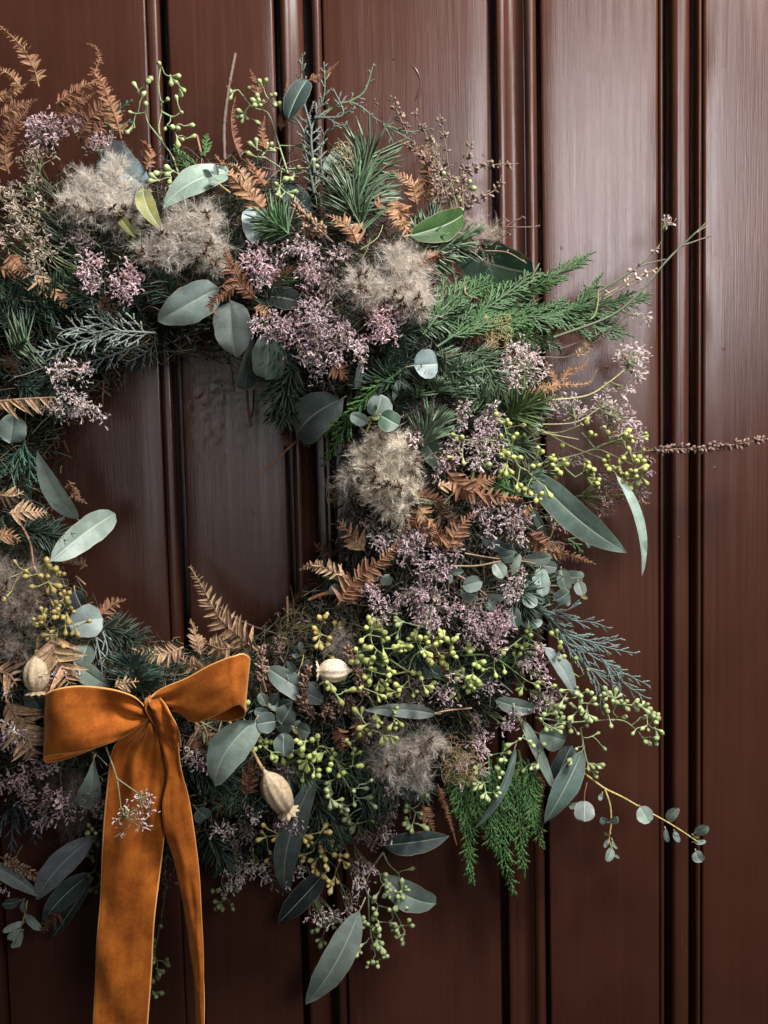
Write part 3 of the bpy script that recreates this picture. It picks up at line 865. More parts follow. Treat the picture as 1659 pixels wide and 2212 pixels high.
# ------------------------------------------------------------------ layout tables
K = .336
TL = {1: (0, 0), 2: (464.5, 66.4), 3: (862.7, 199.1), 4: (1101.6, 398.2), 5: (0, 530.9), 6: (464.5, 530.9), 7: (862.7, 862.7), 8: (0, 1061.8),
      9: (464.5, 1128.1), 10: (995.4, 1260.9), 11: (0, 1592.7), 12: (464.5, 1592.7)}
def tp(t, *pts): return [(TL[t][0] + x * K, TL[t][1] + y * K) for x, y in pts]
def box(t, x0, y0, x1, y1): return (TL[t][0] + x0 * K, TL[t][1] + y0 * K, TL[t][0] + x1 * K, TL[t][1] + y1 * K)

# ---- base ring and the packed greenery under everything
A = Acc()
nu, nv_ = 160, 26
uu = np.linspace(0, 2 * np.pi, nu + 1); vv = np.linspace(0, 2 * np.pi, nv_ + 1)
G = np.zeros((nu + 1, nv_ + 1, 3))
lump = np.random.default_rng(3)
amp = lump.normal(size=(8, 6)); pha = lump.uniform(0, 6, (8, 6))
for i, u in enumerate(uu):
    for j, v in enumerate(vv):
        z = sum(amp[a_, b_] * math.cos((a_ * 5 + 2) * u + b_ * v + pha[a_, b_]) for a_ in range(8) for b_ in range(6)) * 1.6
        rr = 158 + z
        rho = CR - 8 + rr * math.cos(v); hgt = .034 + (rr * .38) * S * math.sin(v)
        G[i, j] = (CX + rho * math.cos(u), CY + rho * math.sin(u), max(hgt, .003))
G = P(G[..., 0], G[..., 1], G[..., 2] + 0)
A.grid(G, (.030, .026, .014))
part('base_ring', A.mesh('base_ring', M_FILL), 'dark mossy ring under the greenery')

n = 21000
th = rng.uniform(0, 2 * np.pi, n); rho = CR + 15 + rng.normal(size=n) * 120
rho = np.where((rho < 312) | (rho > 765), CR + rng.uniform(-180, 220, n), rho)
px, py = CX + rho * np.cos(th), CY + rho * np.sin(th)
hh = np.maximum(H(px, py) * rng.uniform(.62, .98, n), .012)
pos = P(px, py, hh)
tanv = np.stack([-np.sin(th), np.zeros(n), -np.cos(th)], -1); radv = np.stack([np.cos(th), np.zeros(n), -np.sin(th)], -1)
d = unit(tanv * rng.normal(.35, .6, (n, 1)) + radv * rng.normal(.25, .6, (n, 1)) + np.array([0, -1, 0]) * rng.uniform(0, .7, (n, 1)))
l = rng.uniform(22, 48, n) * S
R = frame(d, rng.normal(size=(n, 3))) * l[:, None, None]; R[:, :, 0] *= 1.25; R[:, :, 2] *= 1.25
gre = np.array([(.028, .046, .024), (.020, .038, .028), (.050, .060, .028), (.050, .042, .025), (.030, .046, .038)])[rng.integers(0, 5, n)]
A = Acc(); A.stamp(NEEDLE, R, pos, gre * rng.uniform(.6, 1.3, (n, 1)), gre * rng.uniform(1.0, 2.0, (n, 1)))
part('packed_needles', A.mesh('packed_needles', M_NEEDLE), None, 'stuff')
A = Acc()
for i in range(900):
    t0 = rng.uniform(0, 2 * np.pi); r0 = np.clip(CR + rng.normal() * 110, 330, 730); dt = rng.normal() * .22; dr = rng.normal() * 45
    q = np.array([(CX + (r0 + dr * s) * math.cos(t0 + dt * s), CY + (r0 + dr * s) * math.sin(t0 + dt * s)) for s in (0, .5, 1)])
    w = spline(P(q[:, 0], q[:, 1], np.maximum(H(q[:, 0], q[:, 1]) * rng.uniform(.6, .97, 3), .012)), 8)
    c = [(.09, .10, .045), (.10, .065, .035), (.16, .12, .06), (.05, .06, .03)][rng.integers(0, 4)]
    A.tube(w, rng.uniform(.7, 1.5) * S, 4, jit(c, 1, .25)[0], None, False)
part('packed_stems', A.mesh('packed_stems', M_STEM), None, 'stuff')

n = 5200
th = rng.uniform(-1.75, 2.2, n); rho = np.clip(CR + 25 + rng.normal(size=n) * 105, 345, 740)
px, py = CX + rho * np.cos(th), CY + rho * np.sin(th)
pos = P(px, py, np.maximum(H(px, py) * rng.uniform(.75, 1.02, n), .015))
d = rdir(n, (0, -.6, 0), .8)
A = Acc(); A.stamp(FLORET, frame(d, rng.normal(size=(n, 3))) * (rng.uniform(8, 13, (n, 1, 1)) * S), pos, jit((.17, .14, .12), n, .35, .06), jit((.19, .135, .15), n, .35, .08))
part('packed_florets', A.mesh('packed_florets', M_FLORET), None, 'stuff')

n = 6500      # thick greenery towards the lower outer side
th = np.radians(rng.uniform(8, 108, n)); rho = rng.uniform(590, 790, n) - np.abs(np.degrees(th) - 45) * .4
px, py = CX + rho * np.cos(th), CY + rho * np.sin(th)
pos = P(px, py, rng.uniform(.010, .045, n))
d = unit(np.stack([np.cos(th), np.zeros(n), -np.sin(th)], -1) * .4 + rng.normal(size=(n, 3)) * .6 + np.array([0, -.3, 0]))
R = frame(d, rng.normal(size=(n, 3))) * (rng.uniform(22, 46, (n, 1, 1)) * S); R[:, :, 0] *= 1.25; R[:, :, 2] *= 1.25
gre = np.array([(.028, .046, .024), (.020, .038, .028), (.045, .055, .028)])[rng.integers(0, 3, n)]
A = Acc(); A.stamp(NEEDLE, R, pos, gre * rng.uniform(.6, 1.3, (n, 1)), gre * rng.uniform(1.0, 2.0, (n, 1)))
part('packed_needles', A.mesh('packed_needles', M_NEEDLE), None, 'stuff')

# loose bits of bark and straw on the inner rim of the ring
A = Acc()
for i in range(260):
    t0 = rng.uniform(0, 2 * np.pi); r0 = rng.uniform(300, 352)
    x, y = CX + r0 * math.cos(t0), CY + r0 * math.sin(t0)
    c = P(x, y, rng.uniform(.012, .055)); dd = unit(np.array([-math.sin(t0), 0, -math.cos(t0)]) + rng.normal(size=3) * .7)
    ln = rng.uniform(10, 34) * S
    w = spline([c - dd * ln / 2, c + rng.normal(size=3) * 3 * S, c + dd * ln / 2], 5)
    A.tube(w, rng.uniform(.7, 2.2) * S, 4, jit([(.16, .10, .05), (.09, .06, .035), (.22, .16, .09)][rng.integers(0, 3)], 1, .3)[0])
part('bark_and_straw', A.mesh('bark_and_straw', M_DRY), None, 'stuff')

# ---- conifers -----------------------------------------------------
FIR = (.070, .115, .062); FIRD = (.026, .050, .032); FIRB = (.105, .155, .095)
def wpath(pts, off=.012): 
    q = np.array(pts, float); return P(q[:, 0], q[:, 1], H(q[:, 0], q[:, 1]) + off)
needles(wpath(tp(2, (890, 1190), (940, 980), (1000, 800)), .016), 140, 88, (.080, .120, .070), label='large fir tip standing upright at the top of the wreath', fwd=.45, w=1.0, flatz=.35)
needles(wpath(tp(2, (960, 1300), (900, 1180), (870, 1050)), .006), 120, 70, FIR, fwd=.5, w=1.0)
needles(wpath(tp(2, (480, 1310), (400, 1255), (370, 1230)), .016), 90, 55, (.06, .12, .05), label='small fresh fir tip beside a grey leaf', tipburst=25, w=1.2)
needles(wpath(tp(2, (1250, 1420), (1380, 1330), (1450, 1270)), .012), 130, 66, FIR, w=1.2)
needles(wpath(tp(2, (1350, 1500), (1480, 1400), (1600, 1340)), .012), 120, 60, FIR, w=1.2)
needles(wpath([(900, 860), (906, 842), (912, 830)], .014), 90, 44, FIRB, name='larch_tuft', spread=1.3, fwd=.5, tipburst=60)
needles(wpath([(935, 850), (950, 822), (962, 805)], .014), 110, 46, FIR, name='larch_tuft', spread=1.3, fwd=.5, tipburst=50)
needles(wpath([(975, 860), (985, 835), (995, 812)], .014), 110, 46, FIR, name='larch_tuft', spread=1.3, fwd=.5, tipburst=50)
needles(wpath([(850, 890), (858, 872), (862, 860)], .010), 90, 42, FIRD, name='larch_tuft', spread=1.3, fwd=.5, tipburst=50)
needles(wpath([(908, 965), (918, 945), (925, 930)], .016), 110, 62, FIRB, label='pale fresh needle tuft above the cream seed fluff', spread=.9, fwd=.9, tipburst=50, w=1.2)
needles(wpath([(1100, 905), (1118, 890), (1130, 880)], .014), 170, 62, (.05, .085, .028), label='needle rosette with a brown bud under the pale green stem', spread=1.4, fwd=.25, tipburst=70)
needles(wpath([(1075, 890), (1050, 872), (1030, 862)], .010), 130, 52, FIR, spread=1.2)
needles(wpath(tp(8, (860, 1240), (862, 1180), (862, 1135)), .014), 150, 58, (.038, .075, .055), label='dark green fir rosette above the ribbon bow', spread=1.4, fwd=.3, tipburst=70)
needles(wpath(tp(8, (960, 1300), (930, 1230), (900, 1180)), .004), 90, 48, FIRD, spread=1.2)
needles(wpath(tp(8, (60, 260), (200, 250), (340, 300)), .010), 130, 55, FIRD)
needles(wpath(tp(8, (640, 880), (760, 900), (850, 960)), .004), 130, 50, (.05, .07, .05))
for pts, c in ([(420, 1720), (455, 1690), (490, 1660)], FIRD), ([(440, 1790), (470, 1830), (495, 1870)], FIRD), ([(520, 1760), (545, 1715), (560, 1680)], FIRD), ([(400, 1650), (440, 1660), (480, 1690)], FIRD), \
        ([(640, 780), (620, 830), (628, 885)], FIRD), ([(600, 800), (600, 850), (615, 900)], FIRD), ([(880, 700), (930, 690), (990, 680)], FIR), ([(820, 760), (850, 730), (890, 710)], FIRD), \
        ([(0, 640), (50, 650), (110, 660)], FIRD), ([(60, 690), (120, 640), (200, 620)], FIRD), ([(30, 720), (20, 700), (-10, 650)], FIRD), ([(260, 700), (230, 660), (190, 640)], FIRD), \
        ([(820, 800), (860, 790), (890, 770)], FIRD), ([(720, 1740), (700, 1790), (690, 1850)], FIRD), ([(1040, 980), (1080, 960), (1130, 960)], FIR), ([(560, 700), (600, 740), (610, 770)], FIRD), \
        ([(870, 830), (840, 820), (800, 840)], FIRD), ([(930, 760), (970, 790), (1010, 800)], FIRB), ([(1010, 760), (1050, 790), (1060, 830)], FIR), ([(30, 830), (80, 850), (140, 870)], FIRD):
    needles(wpath(pts, .006), 120, 50, c)
needles(wpath([(20, 760), (40, 745), (62, 735)], .012), 60, 62, FIRB, label='curved pale fir needles by the grey juniper', spread=1.3, fwd=.4)

CED = (.036, .080, .027); CEDB = (.050, .115, .034)
conifer([tp(3, (240, 1640), (450, 1500), (700, 1350), (950, 1210), (1220, 1050)), tp(3, (450, 1500), (800, 1430), (1100, 1400), (1290, 1210)), tp(3, (700, 1445), (1000, 1440), (1250, 1390), (1600, 1310)),
         tp(3, (600, 1460), (850, 1560), (1020, 1630)), tp(3, (150, 1560), (350, 1330), (600, 1210)), tp(3, (350, 1560), (600, 1360), (890, 1160)), tp(3, (900, 1450), (1200, 1480), (1440, 1560))],
        CED, 'cedar_sprig', 'large green cedar spray reaching out past the big dark leaf', l1=66, step=9, l2=26, step2=6.5, ang=.55, r=2.0, off=.014)
conifer([tp(6, (1200, 800), (1000, 950), (820, 1130), (570, 1290)), tp(6, (900, 1040), (800, 1230), (690, 1420)), tp(6, (1010, 960), (900, 1100), (850, 1250))], CEDB, 'cedar_sprig', 'bright green cedar twig hanging into the ring opening', l1=34, step=11, l2=12, step2=8, r=1.9, ang=.55, off=.016)
conifer([[(1087, 1600), (1087, 1671), (1091, 1779), (1091, 1859), (1111, 1935)], [(1010, 1640), (1003, 1699), (1011, 1800), (1019, 1910)], [(1120, 1620), (1135, 1700), (1155, 1760), (1170, 1832)], [(1060, 1640), (1055, 1740), (1060, 1830)], [(1110, 1660), (1120, 1760), (1130, 1880)], [(1035, 1640), (1030, 1720), (1040, 1790)], [(1075, 1640), (1075, 1720), (1072, 1850)], [(1140, 1640), (1150, 1700), (1150, 1800)], [(1020, 1600), (985, 1680), (990, 1760)]],
        CEDB, 'cedar_sprig', 'green cedar spray hanging down at the foot of the wreath', l1=44, step=8, l2=20, step2=6, r=1.7, ang=.62, droop=.12, off=.010)
conifer([tp(1, (640, 860), (740, 730), (850, 640)), tp(1, (700, 860), (780, 800), (850, 780))], (.035, .085, .05), 'cedar_sprig', l1=26, step=9, l2=10, r=1.6)
conifer([tp(1, (1290, 1080), (1200, 1020), (1110, 960)), tp(1, (1280, 1140), (1200, 1080), (1120, 930)), tp(1, (1310, 1010), (1325, 930), (1330, 860))], CEDB, 'cedar_sprig', 'short fresh cedar tip beside a reddish twig', l1=26, step=9, l2=9, r=1.8, ang=.5)
conifer([tp(5, (160, 1250), (120, 1400), (60, 1600)), tp(5, (130, 1300), (60, 1400), (0, 1480)), tp(5, (170, 1300), (190, 1420), (180, 1560))], (.035, .09, .06), 'cedar_sprig', l1=34, step=9, l2=14, r=1.7, ang=.55)
conifer([tp(7, (740, 600), (620, 540), (480, 500)), tp(7, (700, 560), (680, 500), (700, 460))], (.065, .16, .04), 'cedar_sprig', l1=30, step=8, l2=12, r=1.8)
conifer([tp(7, (1080, 900), (1130, 930), (1180, 990))], (.06, .15, .06), 'cedar_sprig', l1=22, step=8, l2=8, r=1.8)
conifer([[(-10, 600), (40, 630), (110, 640)], [(20, 660), (60, 680), (120, 690)], [(-20, 690), (30, 700), (70, 720)]], (.018, .045, .024), 'cedar_sprig', l1=34, step=9, l2=14, r=1.7)
JUN = (.085, .106, .086); JUNP = (.20, .235, .205)
conifer([tp(2, (640, 920), (620, 640), (700, 420), (700, 200)), tp(2, (620, 640), (560, 400), (560, 150)), tp(2, (640, 560), (820, 540), (760, 370)), tp(2, (600, 720), (530, 580), (440, 550))],
        JUN, 'juniper_sprig', 'blue grey juniper sprig rising past a dark oval leaf', l1=36, step=15, l2=11, step2=10, ang=.7, r=1.9, spikes=True, off=.008)
conifer([tp(2, (700, 540), (780, 480), (860, 460), (940, 490), (1010, 550), (1090, 600)), tp(2, (860, 460), (960, 390), (1020, 210)), tp(2, (1080, 600), (1180, 660), (1280, 715)), tp(2, (1080, 600), (1230, 650), (1400, 630)), tp(2, (1080, 600), (1140, 720), (1110, 760))],
        JUN, 'juniper_sprig', 'arching juniper twig bending over the tall fir tip', l1=18, step=15, l2=7, step2=9, ang=.8, r=1.7, spikes=True, off=.004, stemcol=(.10, .15, .06))
conifer([tp(2, (700, 1000), (680, 800), (720, 640), (850, 600)), tp(2, (640, 1050), (600, 850), (560, 720))], JUN, 'juniper_sprig', l1=30, step=13, l2=10, step2=10, r=1.9, spikes=True, off=.006)
conifer([tp(5, (1000, 560), (700, 555), (450, 640), (230, 690)), tp(5, (800, 560), (650, 480), (580, 400)), tp(5, (640, 590), (500, 530), (380, 560))],
        JUNP, 'juniper_sprig', 'silvery grey juniper lying across the ring above the opening', l1=52, step=8, l2=17, step2=10, ang=.8, r=1.55, off=.014)
conifer([tp(5, (900, 640), (600, 740), (300, 760), (0, 740)), tp(5, (500, 800), (250, 840), (0, 830)), tp(5, (1000, 600), (950, 680), (800, 760))], (.06, .08, .075), 'juniper_sprig', l1=44, step=9, l2=14, step2=10, ang=.8, r=1.5, off=.004)
conifer([tp(10, (480, 150), (700, 230), (850, 250), (960, 290)), tp(10, (500, 160), (700, 330), (900, 400), (1130, 450)), tp(10, (520, 190), (780, 420), (980, 540), (1220, 660)), tp(10, (560, 260), (800, 520), (1000, 660), (1060, 800)),
         tp(10, (700, 330), (880, 380), (1040, 350)), tp(10, (760, 460), (880, 640), (900, 830)), tp(10, (900, 480), (1050, 640), (1200, 740)), tp(10, (560, 200), (680, 170), (760, 130))],
        (.12, .17, .155), 'juniper_sprig', 'grey green juniper spray spreading over the bare door', l1=46, step=14, l2=16, step2=11, ang=.5, r=1.5, off=.004)
conifer([tp(11, (90, 390), (80, 560), (70, 760)), tp(11, (100, 420), (180, 500), (220, 680)), tp(11, (60, 450), (0, 560), (-40, 640))], (.055, .075, .08), 'juniper_sprig', 'dark blue grey juniper under the lilac flowers', l1=50, step=13, l2=14, step2=13, ang=.6, r=1.8)
conifer([tp(8, (610, 920), (640, 1040), (660, 1180)), tp(8, (660, 900), (690, 1020), (650, 1120))], (.20, .24, .23), 'juniper_sprig', l1=26, step=12, l2=10, step2=12, ang=.6, r=1.3)

# ---- smaller sprigs packed round the whole ring
for i in range(64):
    an = i / 64 * 2 * math.pi * 7 + rng.uniform(0, .6); r0 = rng.uniform(400, 680)
    x, y = CX + r0 * math.cos(an), CY + r0 * math.sin(an)
    if x < -420 or math.hypot(x - 330, y - 1560) < 110: continue
    d2 = an + rng.normal() * .9; l_ = rng.uniform(60, 110)
    pts_ = [(x, y), (x + math.cos(d2) * l_ * .5, y + math.sin(d2) * l_ * .5), (x + math.cos(d2 + .25) * l_, y + math.sin(d2 + .25) * l_)]
    k = i % 5
    if k == 0: conifer([pts_], (.038, .075, .035), 'cedar_sprig', l1=34, step=8, l2=14, step2=7, r=1.7, off=-.002)
    elif k == 1: needles(wpath(pts_, .0), 110, 50, FIRD)
    elif k == 2: fern(pts_, 24, (.17, .085, .045), spacing=.36, off=-.006)
    elif k == 3: conifer([pts_], (.085, .105, .09), 'juniper_sprig', l1=34, step=9, l2=12, step2=9, r=1.4, off=-.002)
    else: needles(wpath(pts_, .0), 110, 46, FIR)

for i in range(30):
    an = math.radians(rng.uniform(14, 78)); r0 = rng.uniform(610, 735)
    x, y = CX + r0 * math.cos(an), CY + r0 * math.sin(an)
    d2 = an + rng.normal() * .9; l_ = rng.uniform(50, 95)
    pts_ = [(x, y), (x + math.cos(d2) * l_ * .5, y + math.sin(d2) * l_ * .5), (x + math.cos(d2 + .25) * l_, y + math.sin(d2 + .25) * l_)]
    k = i % 4
    if k == 0: conifer([pts_], (.036, .070, .032), 'cedar_sprig', l1=34, step=8, l2=14, step2=7, r=1.7, off=.004)
    elif k == 1: needles(wpath(pts_, .002), 120, 48, FIRD)
    elif k == 2: lavender(x - 34, y - 26, x + 34, y + 26, 'dull', .9, off=.0, pull=.2)
    else: needles(wpath(pts_, .002), 110, 46, (.05, .085, .045))

# ---- seed fluff ------------------------------------------------------
fluff(222, 418, 92, 92, heads=60, label='grey tan tuft of seed fluff with dark seeds over a pale leaf', tone=(.68, .63, .55))
fluff(408, 518, 104, 82, heads=62, label='wide tan tuft of seed fluff above two hanging leaves', tone=(.65, .60, .52))
fluff(856, 612, 104, 92, heads=66, label='large brownish tuft of seed fluff beside the cedar spray', tone=(.64, .58, .50), off=.006)
fluff(835, 1018, 90, 100, heads=66, label='bright cream tuft of seed fluff at the inner edge', tone=(.86, .78, .64), off=.006)
fluff(882, 1638, 84, 78, heads=54, label='tan tuft of seed fluff under a narrow pale leaf', tone=(.64, .58, .50), off=.006)
fluff(38, 1300, 95, 110, heads=62, label='dull brown tuft of seed fluff beside the ochre buds', tone=(.40, .34, .285))
fluff(1034, 512, 44, 46, heads=12, label='thin wisp of seed fluff over the big dark leaf', tone=(.55, .47, .38), hairs=26)
fluff(150, 1745, 60, 80, heads=34, tone=(.13, .10, .085), off=-.004, seeds=False, label='dark brown fuzz behind the lilac flowers')
fluff(745, 1390, 24, 26, heads=8, tone=(.36, .31, .27), seeds=False, hairs=14)
fluff(920, 892, 14, 12, heads=4, tone=(.5, .42, .36), seeds=False, hairs=12)

# ---- big leaves ------------------------------------------------------
lf((622, 258), (664, 172), 56, 'dark', 'oval', tilt=.3, h0=.05, h1=.045, label='dark oval leaf standing above the juniper', pet=0)
lf((318, 405), (228, 318), 88, 'blue', 'oval', off=.004, label='pale blue leaf half hidden by seed fluff')
lf((492, 372), (352, 448), 62, 'sage', 'egg', tilt=-.2, label='sage leaf between the two upper seed tufts')
lf((556, 446), (546, 528), 56, 'blue', 'egg', label='crinkled blue grey leaf beside the small fir tip', wave=.06)
lf((560, 500), (520, 535), 44, 'deep', 'oval', off=.004)
lf((309, 408), (348, 494), 40, 'olive', 'egg', tilt=.3, off=.022, label='yellowish olive leaf between the seed tufts')
lf((252, 456), (294, 515), 24, 'olive', 'lance', off=.022, label='small curled olive leaf under the grey seed fluff')
lf((472, 622), (341, 694), 80, 'pale', 'egg', tilt=.15, off=.016, label='broad pale leaf pointing sideways above the opening', wave=.04)
lf((496, 650), (508, 771), 82, 'pale', 'egg', off=.020, label='broad pale leaf hanging tip down above the opening', wave=.05)
lf((578, 716), (572, 818), 76, 'sage', 'oval', off=.016, label='oval sage leaf hanging beside a darker folded one', wave=.04)
lf((546, 722), (526, 842), 46, 'mid', 'tipwide', off=.006, tilt=.5, label='folded dark leaf hanging into the opening')
lf((574, 640), (655, 655), 48, 'deep', 'oval', off=.004)
lf((738, 862), (642, 938), 100, 'mid', 'oval', off=.010, tilt=-.2, label='large dark round leaf at the inner edge by the cedar twig')
lf((894, 790), (946, 786), 56, 'blue', 'round', off=.024, tilt=.2, label='single round pale blue leaf among the needles', pet=14)
lf((885, 508), (1002, 462), 64, 'green', 'oval', tilt=-.35, off=.034, label='bright green leaf beside the thin seed wisp')
lf((985, 535), (1152, 590), 116, 'bgreen', 'oval', off=.004, tilt=-.45, label='big dark green leaf with pale rim behind the cedar')
lf((782, 782), (770, 842), 14, 'mid', 'strap', off=.012)
lf((862, 818), (848, 866), 12, 'grey', 'strap', off=.012)
lf((915, 950), (965, 1010), 46, 'bgreen', 'oval', off=.008)
lf((1146, 1017), (1354, 1193), 82, 'mid', 'lance', off=.020, h0=.075, h1=.05, fold=.12, bend=.06, label='long dark green leaf pointing down past the yellow green buds')
lf((1331, 1026), (1386, 1247), 24, 'pale', 'strap', off=.03, h0=.055, h1=.06, tilt=.6, label='narrow pale leaf hanging at the outer edge')
lf((1266, 1150), (1274, 1184), 15, 'mid', 'oval', h0=.05, h1=.05, pet=6)
lf((168, 1122), (80, 972), 56, 'pale', 'lance', off=.020, tilt=.15, label='pale lance leaf pointing up into the opening')
lf((110, 1212), (249, 1110), 66, 'pale', 'oval', off=.024, tilt=-.15, label='pale curved leaf pointing out into the opening')
lf((30, 893), (22, 957), 62, 'sage', 'oval', off=.014, label='pale leaf with browned tip at the inner edge', wave=.05)
lf((148, 1352), (222, 1336), 74, 'pale', 'oval', off=.012, label='round pale leaf under the ochre buds')
lf((162, 1276), (182, 1322), 40, 'deep', 'oval', off=.010)
lf((190, 1390), (170, 1440), 50, 'mid', 'oval', off=.004)
lf((160, 1430), (238, 1484), 54, 'sage', 'lance', off=.008, label='pale leaf tucked behind the ribbon loop')
lf((60, 1488), (92, 1540), 50, 'mid', 'oval', off=.004)
lf((202, 1640), (170, 1742), 50, 'pale', 'tipwide', off=.016, label='pale leaf hanging beside the ribbon tail')
lf((552, 1556), (463, 1696), 84, 'pale', 'egg', off=.026, label='large pale veined leaf beside the poppy pod', tilt=.1)
lf((578, 1442), (712, 1522), 62, 'mid', 'lance', off=.010, tilt=.3, label='dark lance leaf beside the ribbon bow')
lf((944, 1543), (788, 1534), 38, 'grey', 'lance', off=.020, label='narrow pale leaf lying across the lower buds')
lf((1160, 1530), (1070, 1512), 40, 'mid', 'oval', off=.014)
lf((1176, 1398), (1242, 1506), 44, 'pale', 'lance', off=.016, tilt=.3, label='pale pointed leaf under the grey juniper spray')
lf((1165, 1585), (1222, 1602), 58, 'sage', 'round', off=.010)
lf((1200, 1690), (1235, 1610), 50, 'dark', 'oval', off=.0)
lf((1258, 1622), (1176, 1778), 70, 'mid', 'lance', off=.016, label='dark sage leaf hanging at the lower outer edge')
lf((1128, 1555), (1195, 1702), 26, 'sage', 'strap', off=.008, tilt=.4)
lf((1113, 1612), (1024, 1790), 18, 'mid', 'strap', off=.018, label='thin sickle leaf over the hanging cedar', tilt=.3)
lf((828, 1826), (970, 1806), 66, 'dark', 'lance', off=.012, label='dark blue green leaf beside the curled bracken tip')
lf((832, 1896), (942, 1952), 76, 'grey', 'oval', off=.006, label='grey leaf behind the hanging buds')
lf((681, 1676), (622, 1935), 70, 'mid', 'lance', off=.010, label='long dark leaf behind the ochre buds')
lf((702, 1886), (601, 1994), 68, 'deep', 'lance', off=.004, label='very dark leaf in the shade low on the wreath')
lf((776, 1968), (660, 2168), 88, 'sage', 'lance', off=.016, h0=.06, h1=.045, label='long sage leaf with dark patches, lowest on the wreath', pet=26)
lf((204, 1806), (80, 1944), 72, 'grey', 'lance', off=.012, label='long blue grey leaf low beside the ribbon tail')
lf((-30, 1862), (88, 1938), 48, 'grey', 'lance', off=.016)
lf((198, 1885), (92, 1992), 62, 'dark', 'lance', off=.0)
lf((196, 1905), (114, 2026), 24, 'deep', 'strap', off=.0)
lf((872, 1690), (900, 1724), 50, 'grey', 'oval', off=.010)
lf((425, 1748), (448, 1768), 36, 'mid', 'round', off=.008)
lf((1005, 1480), (1070, 1460), 40, 'dark', 'lance', off=.0); lf((880, 1420), (960, 1460), 50, 'dark', 'lance', off=.0); lf((540, 1640), (500, 1690), 40, 'deep', 'oval', off=.0)
lf((770, 1760), (830, 1720), 40, 'deep', 'lance', off=.0); lf((700, 370), (740, 330), 40, 'mid', 'oval', off=.0); lf((610, 400), (670, 460), 50, 'dark', 'oval', off=-.01)
lf((620, 1480), (668, 1440), 30, 'dark', 'oval', off=.004); lf((690, 1480), (660, 1500), 34, 'dark', 'round', off=.008)
lf((1040, 1160), (1100, 1190), 24, 'dark', 'strap', off=.0); lf((1150, 1100), (1180, 1170), 16, 'mid', 'strap', off=.004)

# ---- leafy eucalyptus sprigs
def t7l(rows): return [(TL[7][0] + r[0] * K, TL[7][1] + r[1] * K, r[2] * K, r[3] * K, *r[4:]) for r in rows]
leafy([tp(7, (330, 1070), (500, 1070), (700, 1035), (880, 1060), (1060, 1140), (1180, 1170)), tp(7, (310, 1100), (430, 1160), (560, 1260), (660, 1340)), tp(7, (420, 990), (600, 1020), (800, 1040))],
      t7l([(690, 1000, 115, 75, 10, 'mid'), (890, 1020, 175, 95, 5), (640, 1100, 110, 85, -60), (750, 1060, 140, 50, 70), (915, 1175, 185, 108, -85), (950, 1072, 130, 80, -10, 'mid'), (1060, 1160, 150, 90, -75), (1125, 1130, 130, 82, -5), (1045, 1262, 115, 95, 30, 'mid'),
           (1165, 1215, 95, 75, -70), (835, 1215, 100, 85, -60, 'dark'), (840, 1295, 110, 80, -35), (370, 1100, 85, 42, 0), (470, 1185, 130, 95, 15), (450, 1250, 110, 85, -20, 'mid'), (620, 1265, 135, 52, -5), (565, 1310, 125, 62, -55, 'mid'),
           (740, 1400, 135, 85, -80, 'dark'), (850, 1435, 145, 58, 3, 'pale'), (1075, 1300, 60, 50, -20), (1000, 1120, 60, 40, 20, 'pale'), (1190, 1270, 50, 30, -20, 'olive'), (320, 1150, 70, 28, -80), (910, 1290, 60, 44, -70)]),
      label='leafy eucalyptus sprig with small oval leaves at the outer edge', stemcol=(.24, .17, .11))
leafy([[(1248, 1660), (1275, 1680), (1306, 1703), (1345, 1722), (1385, 1745), (1440, 1775), (1480, 1800), (1512, 1822)], [(1306, 1703), (1318, 1740), (1320, 1780), (1316, 1815), (1326, 1840)]],
      [(1393, 1760, 40, 36, -60, 'sage'), (1455, 1760, 36, 23, 55), (1516, 1792, 32, 22, 30), (1462, 1808, 26, 14, -70, 'mid'), (1512, 1818, 26, 10, 5, 'pale'), (1510, 1850, 27, 27, -60, 'pale'), (1440, 1805, 30, 12, -80, 'dark'), (1504, 1806, 14, 8, -20, 'olive'),
       (1304, 1772, 18, 16, 150, 'mid'), (1325, 1770, 20, 18, 40), (1298, 1722, 16, 10, -110, 'pale'), (1312, 1800, 12, 7, 170, 'olive'), (1310, 1822, 20, 9, -120), (1328, 1824, 22, 7, -60), (1316, 1846, 32, 18, -110, 'mid'), (1332, 1850, 14, 6, -30, 'pale')],
      label='long yellow stem with tiny round leaves trailing over the door', stemcol=(.42, .36, .12), hs=.04, r=2.4)
leafy([[(1268, 1690), (1263, 1715), (1262, 1735)]], [(1262, 1752, 46, 46, -90), (1240, 1740, 24, 14, 190, 'mid')], label='round leaf hanging on a red stalk', stemcol=(.30, .12, .06), hs=.045, r=1.6)
leafy([[(790, 935), (803, 905), (806, 880)]], [(816, 876, 50, 50, 75), (776, 905, 42, 26, 150, 'pale'), (842, 908, 46, 44, -30, 'bgreen'), (800, 878, 12, 8, 90, 'olive'), (810, 880, 12, 8, 60, 'olive'), (812, 902, 16, 11, 0, 'olive'), (800, 905, 12, 8, 160, 'olive')],
      label='three round leaves with a yellow tip above the cream seed fluff', off=.026)
def t9l(rows): return [(TL[9][0] + r[0] * K, TL[9][1] + r[1] * K, r[2] * K, r[3] * K, *r[4:]) for r in rows]
